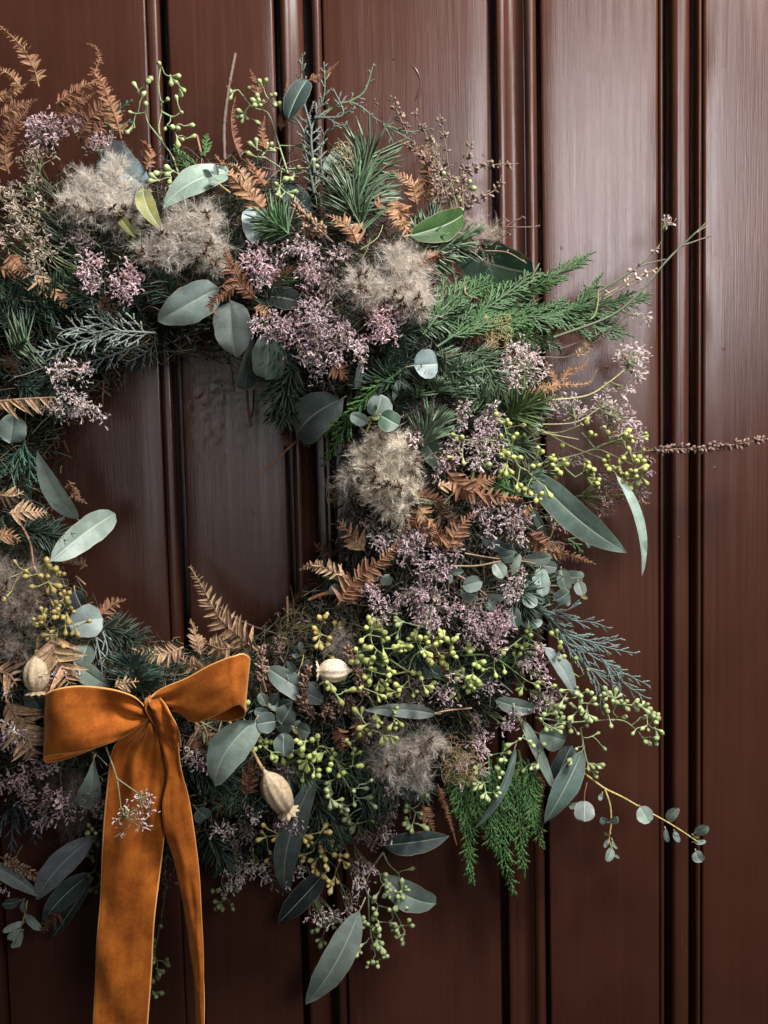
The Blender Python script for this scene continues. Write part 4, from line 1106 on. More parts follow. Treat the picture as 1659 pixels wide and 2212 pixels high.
leafy([tp(9, (560, 1420), (520, 1340), (420, 1250), (330, 1160))], t9l([(305, 1140, 90, 60, 120, 'mid'), (375, 1180, 75, 60, 150), (385, 1140, 80, 60, 60, 'mid'), (455, 1175, 100, 60, 20, 'dark'), (300, 1220, 100, 60, 170, 'mid'), (330, 1290, 130, 120, 190), (460, 1240, 130, 120, 60), (445, 1310, 95, 85, 10),
       (445, 1430, 155, 118, -90, 'mid'), (570, 1340, 90, 90, -20, 'mid'), (530, 1300, 60, 40, 70, 'pale'), (520, 1340, 50, 30, -50, 'olive'), (340, 1165, 26, 14, 60, 'pale')]), label='dark eucalyptus rosette with round leaves beside the bow', stemcol=(.2, .2, .1), off=.018, tone='mid')
def t11l(rows): return [(TL[11][0] + r[0] * K, TL[11][1] + r[1] * K, r[2] * K, r[3] * K, *r[4:]) for r in rows]
leafy([tp(11, (175, 1050), (160, 1140), (130, 1230), (100, 1330))], t11l([(215, 1190, 140, 55, -45, 'sage'), (85, 1220, 150, 45, 205, 'pale'), (90, 1270, 100, 50, 215, 'sage'), (125, 1300, 110, 60, -110, 'pale'), (95, 1330, 60, 40, 220, 'sage'), (160, 1090, 80, 50, -80, 'mid'), (70, 1060, 120, 70, 190, 'dark')]),
      label='small pale leafy tip below the long blue grey leaf', off=.006)
leafy([tp(1, (1480, 1240), (1400, 1170), (1370, 1080))], [(445, 382, 34, 26, 120, 'sage'), (460, 392, 20, 16, 200, 'mid'), (478, 372, 34, 26, 60, 'sage'), (468, 368, 28, 10, 100, 'pale')], off=.016)
leafy([[(640, 1470), (655, 1420), (650, 1395)]], [(648, 1395, 18, 12, 80, 'pale'), (655, 1408, 14, 10, 20), (640, 1415, 18, 10, 170), (628, 1440, 30, 16, 120, 'mid'), (660, 1440, 36, 18, 60, 'dark'), (722, 1272, 24, 20, 80, 'sage'), (835, 1253, 26, 22, 60, 'sage')], off=.012)

# ---- bracken fronds
RU = (.23, .112, .058); RU2 = (.175, .082, .044); TAN = (.43, .285, .165); TAN2 = (.34, .215, .125); DK = (.10, .052, .030); OC = (.30, .165, .085)
fern(tp(1, (250, 560), (215, 430), (130, 290), (-20, 150)), 22, OC, label='bright bracken frond at the top edge', tilt=-.3, hs=[.06, .055, .05, .045], spacing=.36)
fern([(262, 300), (252, 262), (238, 225), (222, 182), (204, 160), (214, 132), (207, 102), (186, 94)], 21, RU, label='tall bracken frond with curled tip', hs=[.075, .07, .065, .06, .055, .05, .05, .05], spacing=.34, tilt=.2)
fern(tp(1, (360, 665), (480, 590), (560, 545), (660, 520)), 20, RU, hs=[.065] * 4, spacing=.36)
fern(tp(1, (130, 560), (60, 480), (-30, 440)), 18, OC, hs=[.06] * 3, spacing=.38)
fern(tp(1, (60, 1120), (30, 1000), (60, 800), (100, 700), (20, 600)), 20, RU, label='drooping bracken frond at the upper edge', spacing=.36)
fern(tp(1, (500, 900), (560, 790), (640, 700), (720, 640)), 30, RU2, spacing=.36, tilt=.4)
fern(tp(1, (560, 960), (640, 830), (700, 740)), 24, RU2, spacing=.4)
fern(tp(1, (790, 860), (760, 800), (700, 690), (660, 600)), 24, OC, spacing=.4, oneside=-1)
fern(tp(1, (940, 1090), (970, 1010), (950, 940), (900, 900)), 18, RU, spacing=.36, curlset=(1, 2, 4))
fern(tp(2, (170, 830), (120, 700), (105, 560), (130, 425)), 17, RU2, spacing=.36, hs=[.06, .05, .045, .04], oneside=1)
fern(tp(2, (320, 1190), (200, 1030), (130, 960), (0, 800)), 24, OC, label='coppery bracken frond beside the dark twig', spacing=.34)
fern(tp(2, (320, 1000), (250, 900), (200, 820)), 22, RU, spacing=.36, curlset=(1, 2, 4))
fern(tp(2, (260, 1100), (160, 900), (90, 850)), 22, TAN2, spacing=.38)
fern(tp(2, (280, 420), (260, 340), (225, 245)), 12, RU2, spacing=.4, hs=[.04] * 3)
fern(tp(2, (600, 320), (700, 280), (795, 200)), 12, RU2, spacing=.4, hs=[.035] * 3)
fern(tp(2, (320, 760), (300, 660), (320, 550)), 14, RU, spacing=.42)
fern(tp(2, (420, 640), (450, 500), (460, 330)), 12, RU2, spacing=.42, hs=[.04] * 3)
fern(tp(2, (1350, 1120), (1380, 950), (1320, 780), (1170, 710)), 26, RU2, label='rust bracken frond curling beside the fir tip', spacing=.36, off=.012, curlset=(1, 2, 3))
fern(tp(2, (1300, 1120), (1260, 980), (1130, 900)), 24, OC, spacing=.36, off=.016)
fern(tp(2, (1050, 1150), (1050, 1060), (1030, 950)), 18, RU, spacing=.36, off=.02)
fern(tp(2, (920, 1370), (860, 1260), (710, 1180)), 26, OC, label='orange bracken tip above the brown seed fluff', spacing=.36, off=.018)
fern(tp(2, (1160, 1080), (1210, 1250), (1300, 1310), (1400, 1290)), 26, OC, spacing=.36, off=.02)
fern(tp(2, (1300, 1500), (1400, 1450), (1530, 1400)), 20, RU2, spacing=.36, off=.016)
fern(tp(2, (180, 1659), (110, 1560), (60, 1390)), 24, RU2, spacing=.34, off=.016, label='brown bracken frond beside the tan seed tuft')
fern(tp(4, (90, 1335), (230, 1310), (330, 1290), (500, 1280), (560, 1190)), 13, OC, label='curling bracken tip over the door', hs=[.06, .05, .045, .04, .04], spacing=.42)
fern(tp(4, (310, 1295), (270, 1220), (225, 1130)), 11, OC, hs=[.045, .04, .04], spacing=.42)
fern(tp(4, (330, 1270), (380, 1200), (480, 1170), (505, 1100)), 11, OC, hs=[.045, .04, .04, .04], spacing=.42)
fern(tp(4, (430, 1110), (500, 1040), (590, 955)), 16, TAN2, hs=[.045, .04, .04], spacing=.34)
fern(tp(3, (560, 1659), (600, 1590), (580, 1520)), 16, OC, spacing=.36)
fern([(-20, 869), (50, 862), (118, 858)], 34, TAN2, label='bracken frond with comb like leaflets hanging down', oneside=1, spacing=.30, tilt=.1, off=.016, taper=False, curlset=(0, 1), singles=True)
fern(tp(5, (1650, 340), (1560, 250), (1500, 130), (1440, 20)), 20, RU2, spacing=.34, off=.016)
fern(tp(5, (1520, 260), (1400, 330), (1350, 390), (1400, 460)), 16, RU, spacing=.36, off=.026, label='curled bracken tip lying on a pale leaf')
fern(tp(5, (-10, 150), (70, 150), (140, 165)), 22, OC, spacing=.36)
fern(tp(5, (230, 190), (260, 260), (300, 330)), 26, TAN, spacing=.42)
fern(tp(5, (340, 280), (400, 350), (430, 400)), 18, OC, spacing=.42)
fern(tp(5, (60, 60), (110, 120), (170, 210)), 22, RU, spacing=.4)
fern(tp(5, (640, 330), (700, 400), (760, 450)), 22, DK, spacing=.36)
fern(tp(6, (740, 760), (800, 800), (850, 860)), 24, RU2, spacing=.36)
fern(tp(6, (250, 400), (320, 420), (370, 480)), 14, OC, spacing=.4)
fern(tp(7, (300, 460), (420, 580), (600, 620), (790, 640)), 28, RU, label='rust bracken frond under the yellow green buds', spacing=.34, off=.016)
fern(tp(7, (420, 560), (520, 540), (620, 500)), 26, RU, spacing=.36, off=.014)
fern(tp(7, (250, 560), (300, 550), (380, 540)), 20, TAN, spacing=.4, off=.016)
fern(tp(7, (120, 690), (170, 760), (235, 825)), 24, OC, spacing=.40, off=.018, label='orange bracken tip pointing down below the seed fluff')
fern(tp(7, (310, 970), (370, 850), (480, 730)), 28, RU, spacing=.36, off=.016)
fern(tp(7, (120, 800), (200, 870), (290, 920)), 24, RU, spacing=.4, off=.012)
fern(tp(7, (160, 690), (100, 780), (0, 880)), 22, RU2, spacing=.4)
fern(tp(7, (100, 620), (220, 640), (330, 700)), 24, RU2, spacing=.38)
fern(tp(7, (240, 700), (300, 760), (420, 800)), 26, DK, spacing=.36)
fern(tp(7, (830, 680), (825, 720), (815, 770)), 12, OC, spacing=.4, off=.02)
fern(tp(7, (840, 940), (950, 970), (1080, 1000), (1265, 1060)), 20, OC, label='bracken tip poking past the outer edge', spacing=.36, hs=[.07, .065, .055, .045])
fern(tp(7, (830, 860), (900, 920), (1000, 960)), 26, RU2, spacing=.36)
fern(tp(9, (850, 350), (720, 300), (620, 275), (540, 310)), 20, TAN, label='pale tan bracken tip at the inner edge', spacing=.40, off=.014)
fern(tp(9, (790, 530), (900, 380), (1050, 260), (1210, 120)), 32, RU, label='broad rust bracken frond at the inner edge', spacing=.32, off=.014)
fern(tp(9, (480, 720), (500, 560), (570, 450), (670, 370)), 18, DK, label='dark curled bracken frond inside the ring', spacing=.32, hs=[.05, .04, .035, .035])
fern(tp(9, (400, 720), (440, 640), (500, 590)), 18, DK, spacing=.36, hs=[.04] * 3)
fern(tp(9, (960, 180), (880, 90), (790, -10)), 30, TAN2, spacing=.38)
fern(tp(9, (760, 200), (680, 180), (640, 130)), 20, DK, spacing=.4, hs=[.04] * 3)
fern(tp(9, (1460, 170), (1420, 60), (1300, -10)), 26, RU, spacing=.38)
fern(tp(9, (1470, 190), (1540, 100), (1620, 10)), 28, RU, spacing=.38)
fern(tp(9, (790, 1320), (810, 1390), (815, 1470)), 22, RU2, spacing=.38, off=.018)
fern(tp(9, (920, 1270), (930, 1340), (960, 1420)), 20, RU2, spacing=.38, off=.016)
fern(tp(8, (1660, 1030), (1540, 930), (1420, 820), (1320, 650), (1220, 480)), 38, TAN2, label='large tan bracken frond arching into the opening', hs=[.085, .075, .065, .055, .05], spacing=.22, curlset=(0, 1, 3), singles=True)
fern(tp(8, (1290, 1050), (1270, 980), (1250, 900), (1225, 820)), 22, TAN2, spacing=.30, hs=[.075, .07, .06, .055])
fern(tp(8, (1180, 1000), (1080, 1040), (960, 1050), (850, 1010)), 26, TAN, label='tan bracken frond lying above the bow', spacing=.30, off=.014, singles=True)
fern(tp(8, (1500, 1000), (1420, 1010), (1290, 960)), 28, TAN2, spacing=.30, off=.010)
fern(tp(8, (1360, 1140), (1260, 1140), (1150, 1060)), 28, TAN2, spacing=.3, off=.014)
fern(tp(8, (640, 800), (720, 730), (810, 695)), 20, RU, spacing=.36)
fern(tp(8, (60, 140), (160, 130), (300, 135)), 26, TAN, label='tan bracken tip below the green cedar', spacing=.36, off=.016)
fern(tp(8, (-20, 300), (60, 280), (130, 320)), 24, OC, spacing=.4, off=.014)
fern(tp(8, (-10, 20), (80, 30), (150, 0)), 26, TAN, spacing=.42)
fern(tp(5, (440, 1510), (480, 1600), (560, 1659)), 14, OC, spacing=.4, hs=[.05, .04, .04])
fern(tp(8, (330, 930), (350, 1030), (400, 1120), (440, 1230)), 52, TAN, label='tan bracken frond with long leaflets beside the poppy pod', spacing=.22, off=.014, curlset=(0, 1, 3), singles=True, taper=False)
fern(tp(8, (740, 1255), (800, 1230), (890, 1220)), 26, TAN, label='small pale bracken tip behind the bow', spacing=.26, off=.02, singles=True)
fern(tp(8, (40, 1340), (110, 1450), (180, 1580), (220, 1700)), 54, TAN, label='tan bracken frond with long leaflets left of the bow', spacing=.2, off=.012, curlset=(0, 1, 3), singles=True, taper=False)
fern(tp(8, (-20, 1150), (60, 1180), (110, 1250)), 44, TAN2, spacing=.26, off=.006, singles=True)
fern(tp(8, (240, 1180), (290, 1250), (320, 1330)), 34, TAN, spacing=.3, off=.008)
fern(tp(11, (100, 0), (170, 60), (220, 140)), 34, TAN2, spacing=.3, off=.0)
fern(tp(11, (390, 1130), (330, 1180), (270, 1260)), 26, DK, spacing=.34)
fern(tp(11, (1180, 60), (1290, 80), (1420, 130)), 34, RU2, spacing=.32, off=.002)
fern(tp(11, (1250, -100), (1330, -20), (1400, 60)), 26, TAN2, spacing=.34, off=.002)
fern(tp(11, (1300, 180), (1420, 120), (1500, 40)), 26, RU2, spacing=.34, off=.0)
fern(tp(11, (1560, 260), (1640, 200), (1700, 190)), 30, RU2, spacing=.34, off=.0)
fern(tp(12, (200, 370), (220, 290), (230, 200)), 26, RU2, spacing=.36)
fern(tp(12, (1330, 440), (1370, 520), (1410, 605)), 18, RU, spacing=.36, off=.008)
fern(tp(12, (1430, 300), (1480, 450), (1520, 580), (1555, 695)), 13, RU, label='narrow curled bracken tip hanging below the seed fluff', spacing=.36, off=.012, curlset=(2, 4))
fern(tp(10, (420, 1230), (520, 1270), (610, 1260)), 24, TAN2, spacing=.34, off=.0)
fern(tp(10, (440, 1400), (500, 1330), (540, 1290)), 20, TAN2, spacing=.36, off=.0)
fern(tp(10, (190, 1560), (180, 1620), (160, 1680)), 18, RU, spacing=.36, off=-.004)
fern(tp(8, (560, 480), (480, 440), (400, 460)), 14, TAN, spacing=.4, hs=[.05] * 3)
fern([(0, 250), (40, 230), (80, 215)], 18, RU, spacing=.36, hs=[.055] * 3); fern([(10, 300), (40, 260), (60, 235)], 20, RU2, spacing=.36, hs=[.06] * 3); fern([(-20, 210), (25, 200), (60, 180)], 16, OC, spacing=.36, hs=[.055] * 3)
fern([(120, 245), (160, 225), (205, 200)], 18, RU, spacing=.36, hs=[.06] * 3)

# ---- dried spikes, twigs, straw
spike([(985, 475), (960, 400), (930, 310), (892, 240)], n=80, gap=.16, hs=[.06, .05, .045, .04], label='dried brown flower spike nearest the fir tip', rad=9)
spike([(990, 460), (972, 380), (962, 310), (950, 245)], n=70, gap=.18, hs=[.06, .05, .045, .04], rad=9)
spike([(1000, 450), (1000, 380), (1010, 330), (1015, 290)], n=60, gap=.2, hs=[.06, .05, .045, .04], rad=9)
spike([(974, 402), (1010, 372), (1050, 358), (1120, 353)], n=70, gap=.14, hs=[.05, .045, .04, .035], label='dried twig with seed husks crossing the dark groove')
spike([(1010, 445), (1045, 425), (1075, 405), (1083, 378)], n=46, gap=.2, hs=[.05, .045, .04, .04])
spike([(960, 420), (940, 360), (905, 330), (870, 300)], n=60, gap=.2, hs=[.06, .055, .05, .05], rad=9)
spike([(1000, 460), (1010, 440), (1022, 420)], n=40, rad=10, hs=.055)
spike([(950, 460), (945, 420), (935, 380)], n=50, rad=10, hs=.06)
spike([(880, 290), (860, 245), (842, 205)], n=46, gap=.3, hs=[.045, .04, .04], rad=9)
spike([(1340, 985), (1400, 974), (1500, 968), (1590, 960), (1664, 946)], n=170, gap=.055, size=11, rad=7.5, hs=[.05, .045, .04, .04, .04], col=(.13, .085, .07), label='thin dark beaded twig reaching out across the door')
spike([(1382, 985), (1398, 992), (1415, 1000)], n=26, hs=.045, col=(.12, .08, .07))
spike(tp(2, (760, 1360), (640, 1250), (560, 1180), (480, 1110)), n=120, size=10, rad=8, col=(.20, .13, .085), label='knobbly brown flower spike above the lilac flowers', off=.018)
spike(tp(2, (740, 1350), (660, 1290), (560, 1270)), n=60, size=10, rad=8, col=(.18, .12, .08), off=.014)
spike(tp(9, (600, 1240), (565, 1120), (590, 1000), (600, 930)), n=110, size=10, rad=8, col=(.16, .105, .075), off=.018, label='brown dried flower spike beside the white poppy pod')
spike(tp(9, (900, 1200), (950, 1130), (930, 1000), (850, 800)), n=130, size=10, rad=8, col=(.16, .105, .075), off=.022, label='curved brown flower spike over the yellow buds')
spike(tp(9, (700, 1290), (720, 1200), (770, 1130)), n=80, size=10, rad=12, col=(.11, .075, .055), off=.014)
spike(tp(9, (800, 1260), (830, 1180), (880, 1150)), n=80, size=10, rad=12, col=(.13, .085, .06), off=.014)
spike(tp(9, (640, 1270), (600, 1200), (560, 1180)), n=70, size=10, rad=10, col=(.12, .08, .06), off=.014)
spike(tp(9, (330, 1090), (300, 960), (300, 800)), n=80, size=10, rad=8, col=(.15, .10, .075), off=.012)
spike(tp(9, (440, 900), (400, 820), (420, 740)), n=60, size=9, rad=12, col=(.10, .07, .05), off=.006)
spike(tp(11, (-60, 740), (80, 810), (280, 925)), n=110, size=11, rad=9, col=(.20, .135, .085), off=.022, label='brown dried flower spike lying on the low blue grey leaf')
twig([(508, 116), (494, 190), (484, 270), (485, 345)], 4.0, 3.6, (.09, .06, .047), hs=[.035, .045, .05, .06], bumps=.15, label='thin lichened twig standing against the groove', n=50)
twig(tp(1, (1310, 1100), (1290, 980), (1265, 870)), 2.6, 2.4, (.26, .12, .07), hs=.06, label='short reddish cut twig beside the cedar tip')
twig(tp(4, (280, 985), (640, 850), (830, 700), (1000, 500), (1110, 390), (1270, 240)), 3.2, 1.6, (.075, .085, .05), hs=[.07, .06, .055, .05, .045, .045], label='long bare dark green stem reaching up over the door', bumps=.06)
twig(tp(4, (1105, 395), (1180, 370), (1300, 328)), 2.0, 1.4, (.10, .085, .06), hs=[.045, .045, .045])
twig(tp(4, (1200, 310), (1230, 290), (1262, 270)), 1.6, 1.2, (.16, .18, .10), hs=.045)
spike(tp(4, (500, 770), (700, 620), (830, 520), (960, 390), (985, 310), (1015, 235)), n=26, gap=.33, size=8, rad=4, hs=[.05] * 6, col=(.30, .22, .20), stemcol=(.09, .10, .06))
twig(tp(4, (560, 700), (820, 530), (960, 395)), 2.2, 1.3, (.09, .10, .06), hs=.05)
twig(tp(4, (820, 530), (900, 505), (1000, 482)), 1.6, 1.2, (.10, .11, .07), hs=.05)
twig(tp(4, (565, 690), (565, 760), (545, 840), (515, 870)), 2.0, 1.6, (.20, .24, .09), hs=.055)
twig(tp(4, (600, 720), (740, 640), (880, 570), (950, 540)), 1.5, 1.0, (.22, .20, .13), hs=.05); twig(tp(4, (600, 740), (720, 670), (850, 620)), 1.5, 1.0, (.16, .15, .09), hs=.05)
spike(tp(4, (700, 660), (790, 610), (860, 580), (945, 535)), n=24, gap=.3, size=9, rad=4, hs=[.05] * 4, col=(.36, .28, .22))
twig(tp(4, (-40, 1355), (160, 1387), (480, 1362), (640, 1270), (745, 1185)), 2.0, 1.4, (.30, .31, .13), hs=[.075, .065, .055, .05, .05], label='pale green stem carrying the far lilac flower head')
twig(tp(4, (320, 1060), (480, 1000), (640, 930), (760, 840)), 1.4, 1.0, (.10, .08, .06), hs=.045)
twig(tp(4, (200, 1110), (400, 1100), (640, 950)), 1.4, 1.0, (.10, .09, .06), hs=.045)
twig(tp(4, (160, 1545), (420, 1530), (570, 1440)), 1.6, 1.1, (.26, .25, .13), hs=.06); twig(tp(4, (0, 1500), (200, 1590), (440, 1640)), 1.6, 1.1, (.24, .25, .12), hs=.065)
twig(tp(7, (560, 120), (760, 160), (1000, 215), (1180, 160)), 1.6, 1.2, (.27, .28, .13), off=.012); twig(tp(7, (620, 80), (900, 190), (1100, 300), (1330, 390)), 1.6, 1.2, (.25, .27, .12), off=.012)
twig(tp(3, (290, 1010), (340, 950), (510, 940)), 1.7, 1.4, (.10, .065, .05), off=.022); twig(tp(3, (610, 925), (690, 860), (790, 805)), 1.6, 1.4, (.09, .06, .05), hs=.05); twig(tp(3, (690, 865), (770, 868), (885, 866)), 1.4, 1.2, (.11, .07, .055), hs=.05)
twig(tp(3, (585, 985), (640, 940), (712, 905)), 1.6, 1.5, (.10, .07, .055), hs=.05); twig(tp(3, (555, 1020), (690, 1030), (805, 1092)), 1.7, 1.4, (.15, .10, .075), hs=.055)
for q in ((790, 805), (885, 866), (712, 905), (805, 1092), (685, 822), (690, 1030)):
    c = tp(3, q)[0]; A = Acc(); w = P(c[0], c[1], .052); A.stamp(BRACT, frame(rdir(4, (0, -1, 0), 1), rng.normal(size=(4, 3))) * 7 * S, np.repeat(w[None], 4, 0), (.10, .07, .055), (.2, .15, .12)); part('seed_husk', A.mesh('seed_husk', M_DRY))
twig(tp(3, (420, 1250), (430, 1300), (500, 1325)), 1.8, 1.6, (.22, .15, .09), off=.018)
twig(tp(9, (466, 800), (466, 640), (465, 480)), 3.3, 3.0, (.40, .25, .12), hs=[.06, .05, .045], sides=4, label='straight split straw standing at the inner edge')
twig(tp(9, (-10, 520), (200, 650), (450, 730), (640, 750), (850, 800)), 2.0, 1.5, (.075, .055, .045), hs=[.06, .06, .075, .09, .1], label='dark thin twig crossing the lower inner edge')
twig(tp(9, (680, 665), (590, 668), (500, 682)), 3.8, 3.8, (.25, .29, .08), hs=[.085, .075, .07], label='cut bright green stem end at the inner edge')
twig(tp(9, (740, 450), (670, 470), (600, 500)), 4.5, 3.0, (.30, .16, .07), off=.010); twig(tp(9, (690, 350), (760, 365), (820, 380)), 3.2, 3.2, (.05, .09, .045), off=.006)
twig(tp(8, (100, 150), (150, 240), (195, 340), (215, 480)), 2.8, 2.2, (.24, .12, .09), off=.020, label='pinkish brown stem above the ochre buds')
twig(tp(8, (215, 480), (120, 530), (0, 580)), 1.8, 1.5, (.26, .22, .12), off=.020)
twig(tp(8, (215, 480), (260, 560), (300, 640), (345, 740)), 2.2, 1.9, (.26, .20, .11), off=.020)
twig(tp(6, (205, 925), (215, 1050), (235, 1160)), 2.8, 3.4, (.12, .06, .035), hs=.03, label='brown stalk end hanging in the opening')
twig(tp(6, (250, 930), (245, 1050), (232, 1110)), 2.0, 1.6, (.05, .03, .025), hs=.028)
twig(tp(6, (570, 1215), (440, 1330), (350, 1410), (268, 1466)), 2.2, 1.8, (.26, .13, .06), hs=[.05, .04, .035, .035], label='dry pointed bracken stalk sticking into the opening')
fern(tp(6, (470, 1300), (455, 1230), (480, 1160)), 14, DK, spacing=.4, hs=[.035] * 3)
twig(tp(11, (680, 60), (750, 265), (780, 480)), 1.7, 1.2, (.17, .18, .10), hs=[.137, .141, .142]); twig(tp(11, (748, 262), (830, 320), (905, 372)), 1.4, 1.1, (.17, .18, .10), hs=[.141, .142, .142]); twig(tp(11, (585, 60), (610, 180), (630, 280)), 1.4, 1.1, (.13, .14, .08), off=.012)
twig(tp(11, (690, 180), (640, 130), (590, 90)), 1.4, 1.1, (.15, .15, .09), hs=.137)
twig(tp(8, (1370, 1480), (1290, 1520), (1200, 1659)), 1.7, 1.3, (.22, .23, .13), off=.012); twig(tp(8, (1300, 1490), (1330, 1560), (1330, 1640)), 1.7, 1.3, (.22, .23, .13), off=.014); twig(tp(8, (1290, 1480), (1380, 1530), (1500, 1600)), 1.5, 1.2, (.22, .23, .13), off=.014)
twig(tp(9, (1410, 1230), (1500, 1210), (1650, 1195)), 1.8, 1.6, (.30, .20, .12), off=.022); twig(tp(8, (1475, 1480), (1540, 1570), (1600, 1659)), 3.0, 3.0, (.34, .25, .10), off=.010)
for i in range(46):      # fine green flower stems at the upper side
    x, y = rng.uniform(-10, 130), rng.uniform(380, 600)
    twig([(x + rng.uniform(60, 120), y + rng.uniform(30, 90)), (x + 45, y + 30), (x, y)], 1.1, .8, jit((.15, .17, .09), 1)[0], 'flower_stem', off=.010, n=8, sides=4)
A = Acc()
for i in range(1500):      # fine stems tangled through the ring
    an = rng.uniform(0, 2 * np.pi); r0 = rng.uniform(370, 740)
    x, y = CX + r0 * math.cos(an), CY + r0 * math.sin(an)
    if x < -80 or y > 1930: continue
    a2 = an + rng.normal() * 1.0; ll = rng.uniform(25, 75)
    q = np.array([(x, y), (x + math.cos(a2) * ll / 2 + rng.normal() * 6, y + math.sin(a2) * ll / 2 + rng.normal() * 6), (x + math.cos(a2) * ll, y + math.sin(a2) * ll)])
    c = [(.12, .145, .07), (.16, .12, .07), (.09, .07, .05), (.20, .20, .12)][rng.integers(0, 4)]
    A.tube(spline(P(q[:, 0], q[:, 1], H(q[:, 0], q[:, 1]) + rng.uniform(-.010, .012) + np.array([-.006, 0, .003])), 6), rng.uniform(.5, .95) * S, 4, jit(c, 1, .3)[0], None, False)
part('fine_stems', A.mesh('fine_stems', M_STEM), None, 'stuff')

curls(948, 1548, 1018, 1632, 80, (.30, .21, .115), label='golden curly tendrils beside the lower seed fluff', off=.012, r=.6)
curls(1024, 703, 1078, 756, 70, (.36, .32, .15), label='yellowish curly moss under the cedar spray', r=.6, rad=(4, 12))
curls(726, 350, 766, 445, 60, (.42, .37, .22), label='pale lichen behind the fir needles', r=.6, rad=(4, 12), off=.004)
curls(716, 1028, 760, 1072, 26, (.10, .075, .05), label='dark hair like tendrils at the inner edge', r=.55)
curls(1140, 830, 1180, 900, 18, (.30, .22, .12), r=.6); curls(650, 1275, 770, 1330, 34, (.13, .105, .055), r=.5, rad=(12, 34), off=.0); curls(640, 1310, 780, 1360, 24, (.10, .08, .045), r=.5, rad=(12, 34), off=.0)
curls(905, 330, 945, 400, 60, (.46, .40, .24), label='cream lichen behind the rust bracken', r=.6, rad=(3, 10), off=.0)
curls(165, 1225, 200, 1280, 40, (.42, .34, .22), r=.8, rad=(3, 9), off=.0); curls(300, 720, 360, 780, 50, (.22, .16, .09), r=.7, rad=(4, 14), off=-.01)

# ---- seeded eucalyptus
seeded(TL[7], K, [[(820, 460), (760, 420), (710, 300), (670, 150)], [(820, 440), (1000, 390), (1130, 360), (1260, 320), (1350, 350), (1500, 420)], [(1260, 320), (1170, 210)], [(1090, 370), (1060, 430), (1130, 500)], [(820, 460), (900, 540)], [(1270, 310), (1340, 280), (1480, 240)]],
       """660 125 1;700 170 3;750 170 2;720 230 1;830 240 2;830 270 1;680 260 1;690 320 3;725 300 1;760 370 2;700 370 3;690 430 3;700 490 3;760 530 3;820 570 4;880 620 3;940 530 1;945 575 1;935 615 1;
890 370 2;870 430 2;960 400 4;1000 440 3;1040 330 1;1030 430 2;1190 380 2;1230 430 3;1180 470 3;1200 500 2;1250 530 3;1350 390 2;1380 440 3;1420 430 3;1440 480 3;1480 470 3;1530 410 4;1560 370 1;1530 450 2;1500 540 4;1560 500 2;1440 370 2;1490 360 2;1460 320 1;
1240 240 2;1190 170 2;1310 190 1;1340 240 1;1420 230 2;1480 240 3;1540 230 2;1570 255 1;385 235 1;420 260 2;405 360 1;365 370 1""", 'yellow', label='big yellow green bud cluster at the outer edge of the wreath', off=.018)
seeded(TL[10], K, [[(480, 860), (700, 890), (850, 880), (1040, 880), (1150, 960)], [(700, 890), (760, 780), (740, 660)], [(770, 930), (800, 1100), (830, 1200)], [(400, 880), (440, 1040), (520, 1080)]],
       """690 680 1;740 660 1;700 735 1;660 740 1;760 700 3;800 700 2;770 770 3;820 770 2;810 810 2;740 800 2;730 840 2;820 840 2;700 920 2;740 945 1;790 920 2;565 800 3;555 840 3;610 800 2;610 840 3;520 880 2;540 910 2;620 900 3;600 930 2;560 980 1;
950 720 4;990 740 4;1030 780 4;990 800 2;940 840 2;960 880 1;1010 860 2;1100 780 4;1160 790 4;1140 880 2;1195 850 3;1240 880 4;1250 930 4;1200 910 2;1170 990 2;1220 990 2;1130 930 1;845 980 1;895 1030 2;755 1050 1;720 1110 2;815 1150 3;860 1160 3;840 1200 2;785 1190 1;
405 920 1;440 1020 2;350 1020 1;400 990 1;520 1070 1;500 1140 2;430 1170 1;460 1160 1""", 'pale', label='pale green bud cluster drooping off the lower outer edge', off=.016)
seeded(TL[9], K, [[(1240, 960), (1150, 900), (1020, 800), (1000, 700)], [(1240, 960), (1290, 850), (1480, 760)], [(1240, 960), (1300, 980)], [(1240, 960), (1100, 980), (960, 940)], [(1240, 980), (1250, 1060)]],
       """1010 690 5;1000 670 3;1070 740 2;960 740 1;940 830 2;920 860 1;1080 810 2;1020 870 3;990 940 3;1000 990 3;930 910 3;1100 880 3;1110 940 4;1150 830 3;1200 800 2;1240 780 3;1290 760 3;1330 750 3;1340 820 3;1390 790 2;1420 760 2;1480 740 4;1520 790 3;1500 850 3;1440 850 2;1430 900 1;1470 900 2;
1370 850 2;1300 970 3;1340 1050 3;1360 1060 2;1270 1070 2;1200 1060 3;1160 1090 2;1100 1020 4;1050 1030 3;1040 1100 2;960 1040 2;940 1060 1""", 'yellow', label='dense yellow green bud cluster below the ring opening', off=.020)
seeded(TL[1], K, [[(1165, 1170), (1110, 1010), (1050, 920), (1020, 820), (1040, 700), (1020, 560), (1030, 440)], [(1050, 920), (950, 790)], [(1040, 720), (1110, 750), (1160, 725)]],
       "1040 430 1;1095 490 3;1150 550 2;930 550 2;890 580 1;915 625 1;900 655 1;1050 660 1;1145 675 1;1165 725 1;875 730 1;935 720 1;860 790 1;850 815 1;1075 800 1;1120 820 2;1185 810 1;1135 880 2;1200 890 1;1110 1100 2;1060 1110 1;1020 1160 2;1100 1145 2;1180 1130 1", 'pale', label='slender green bud sprig standing at the top beside the dark joint', off=.004, vary=.006)
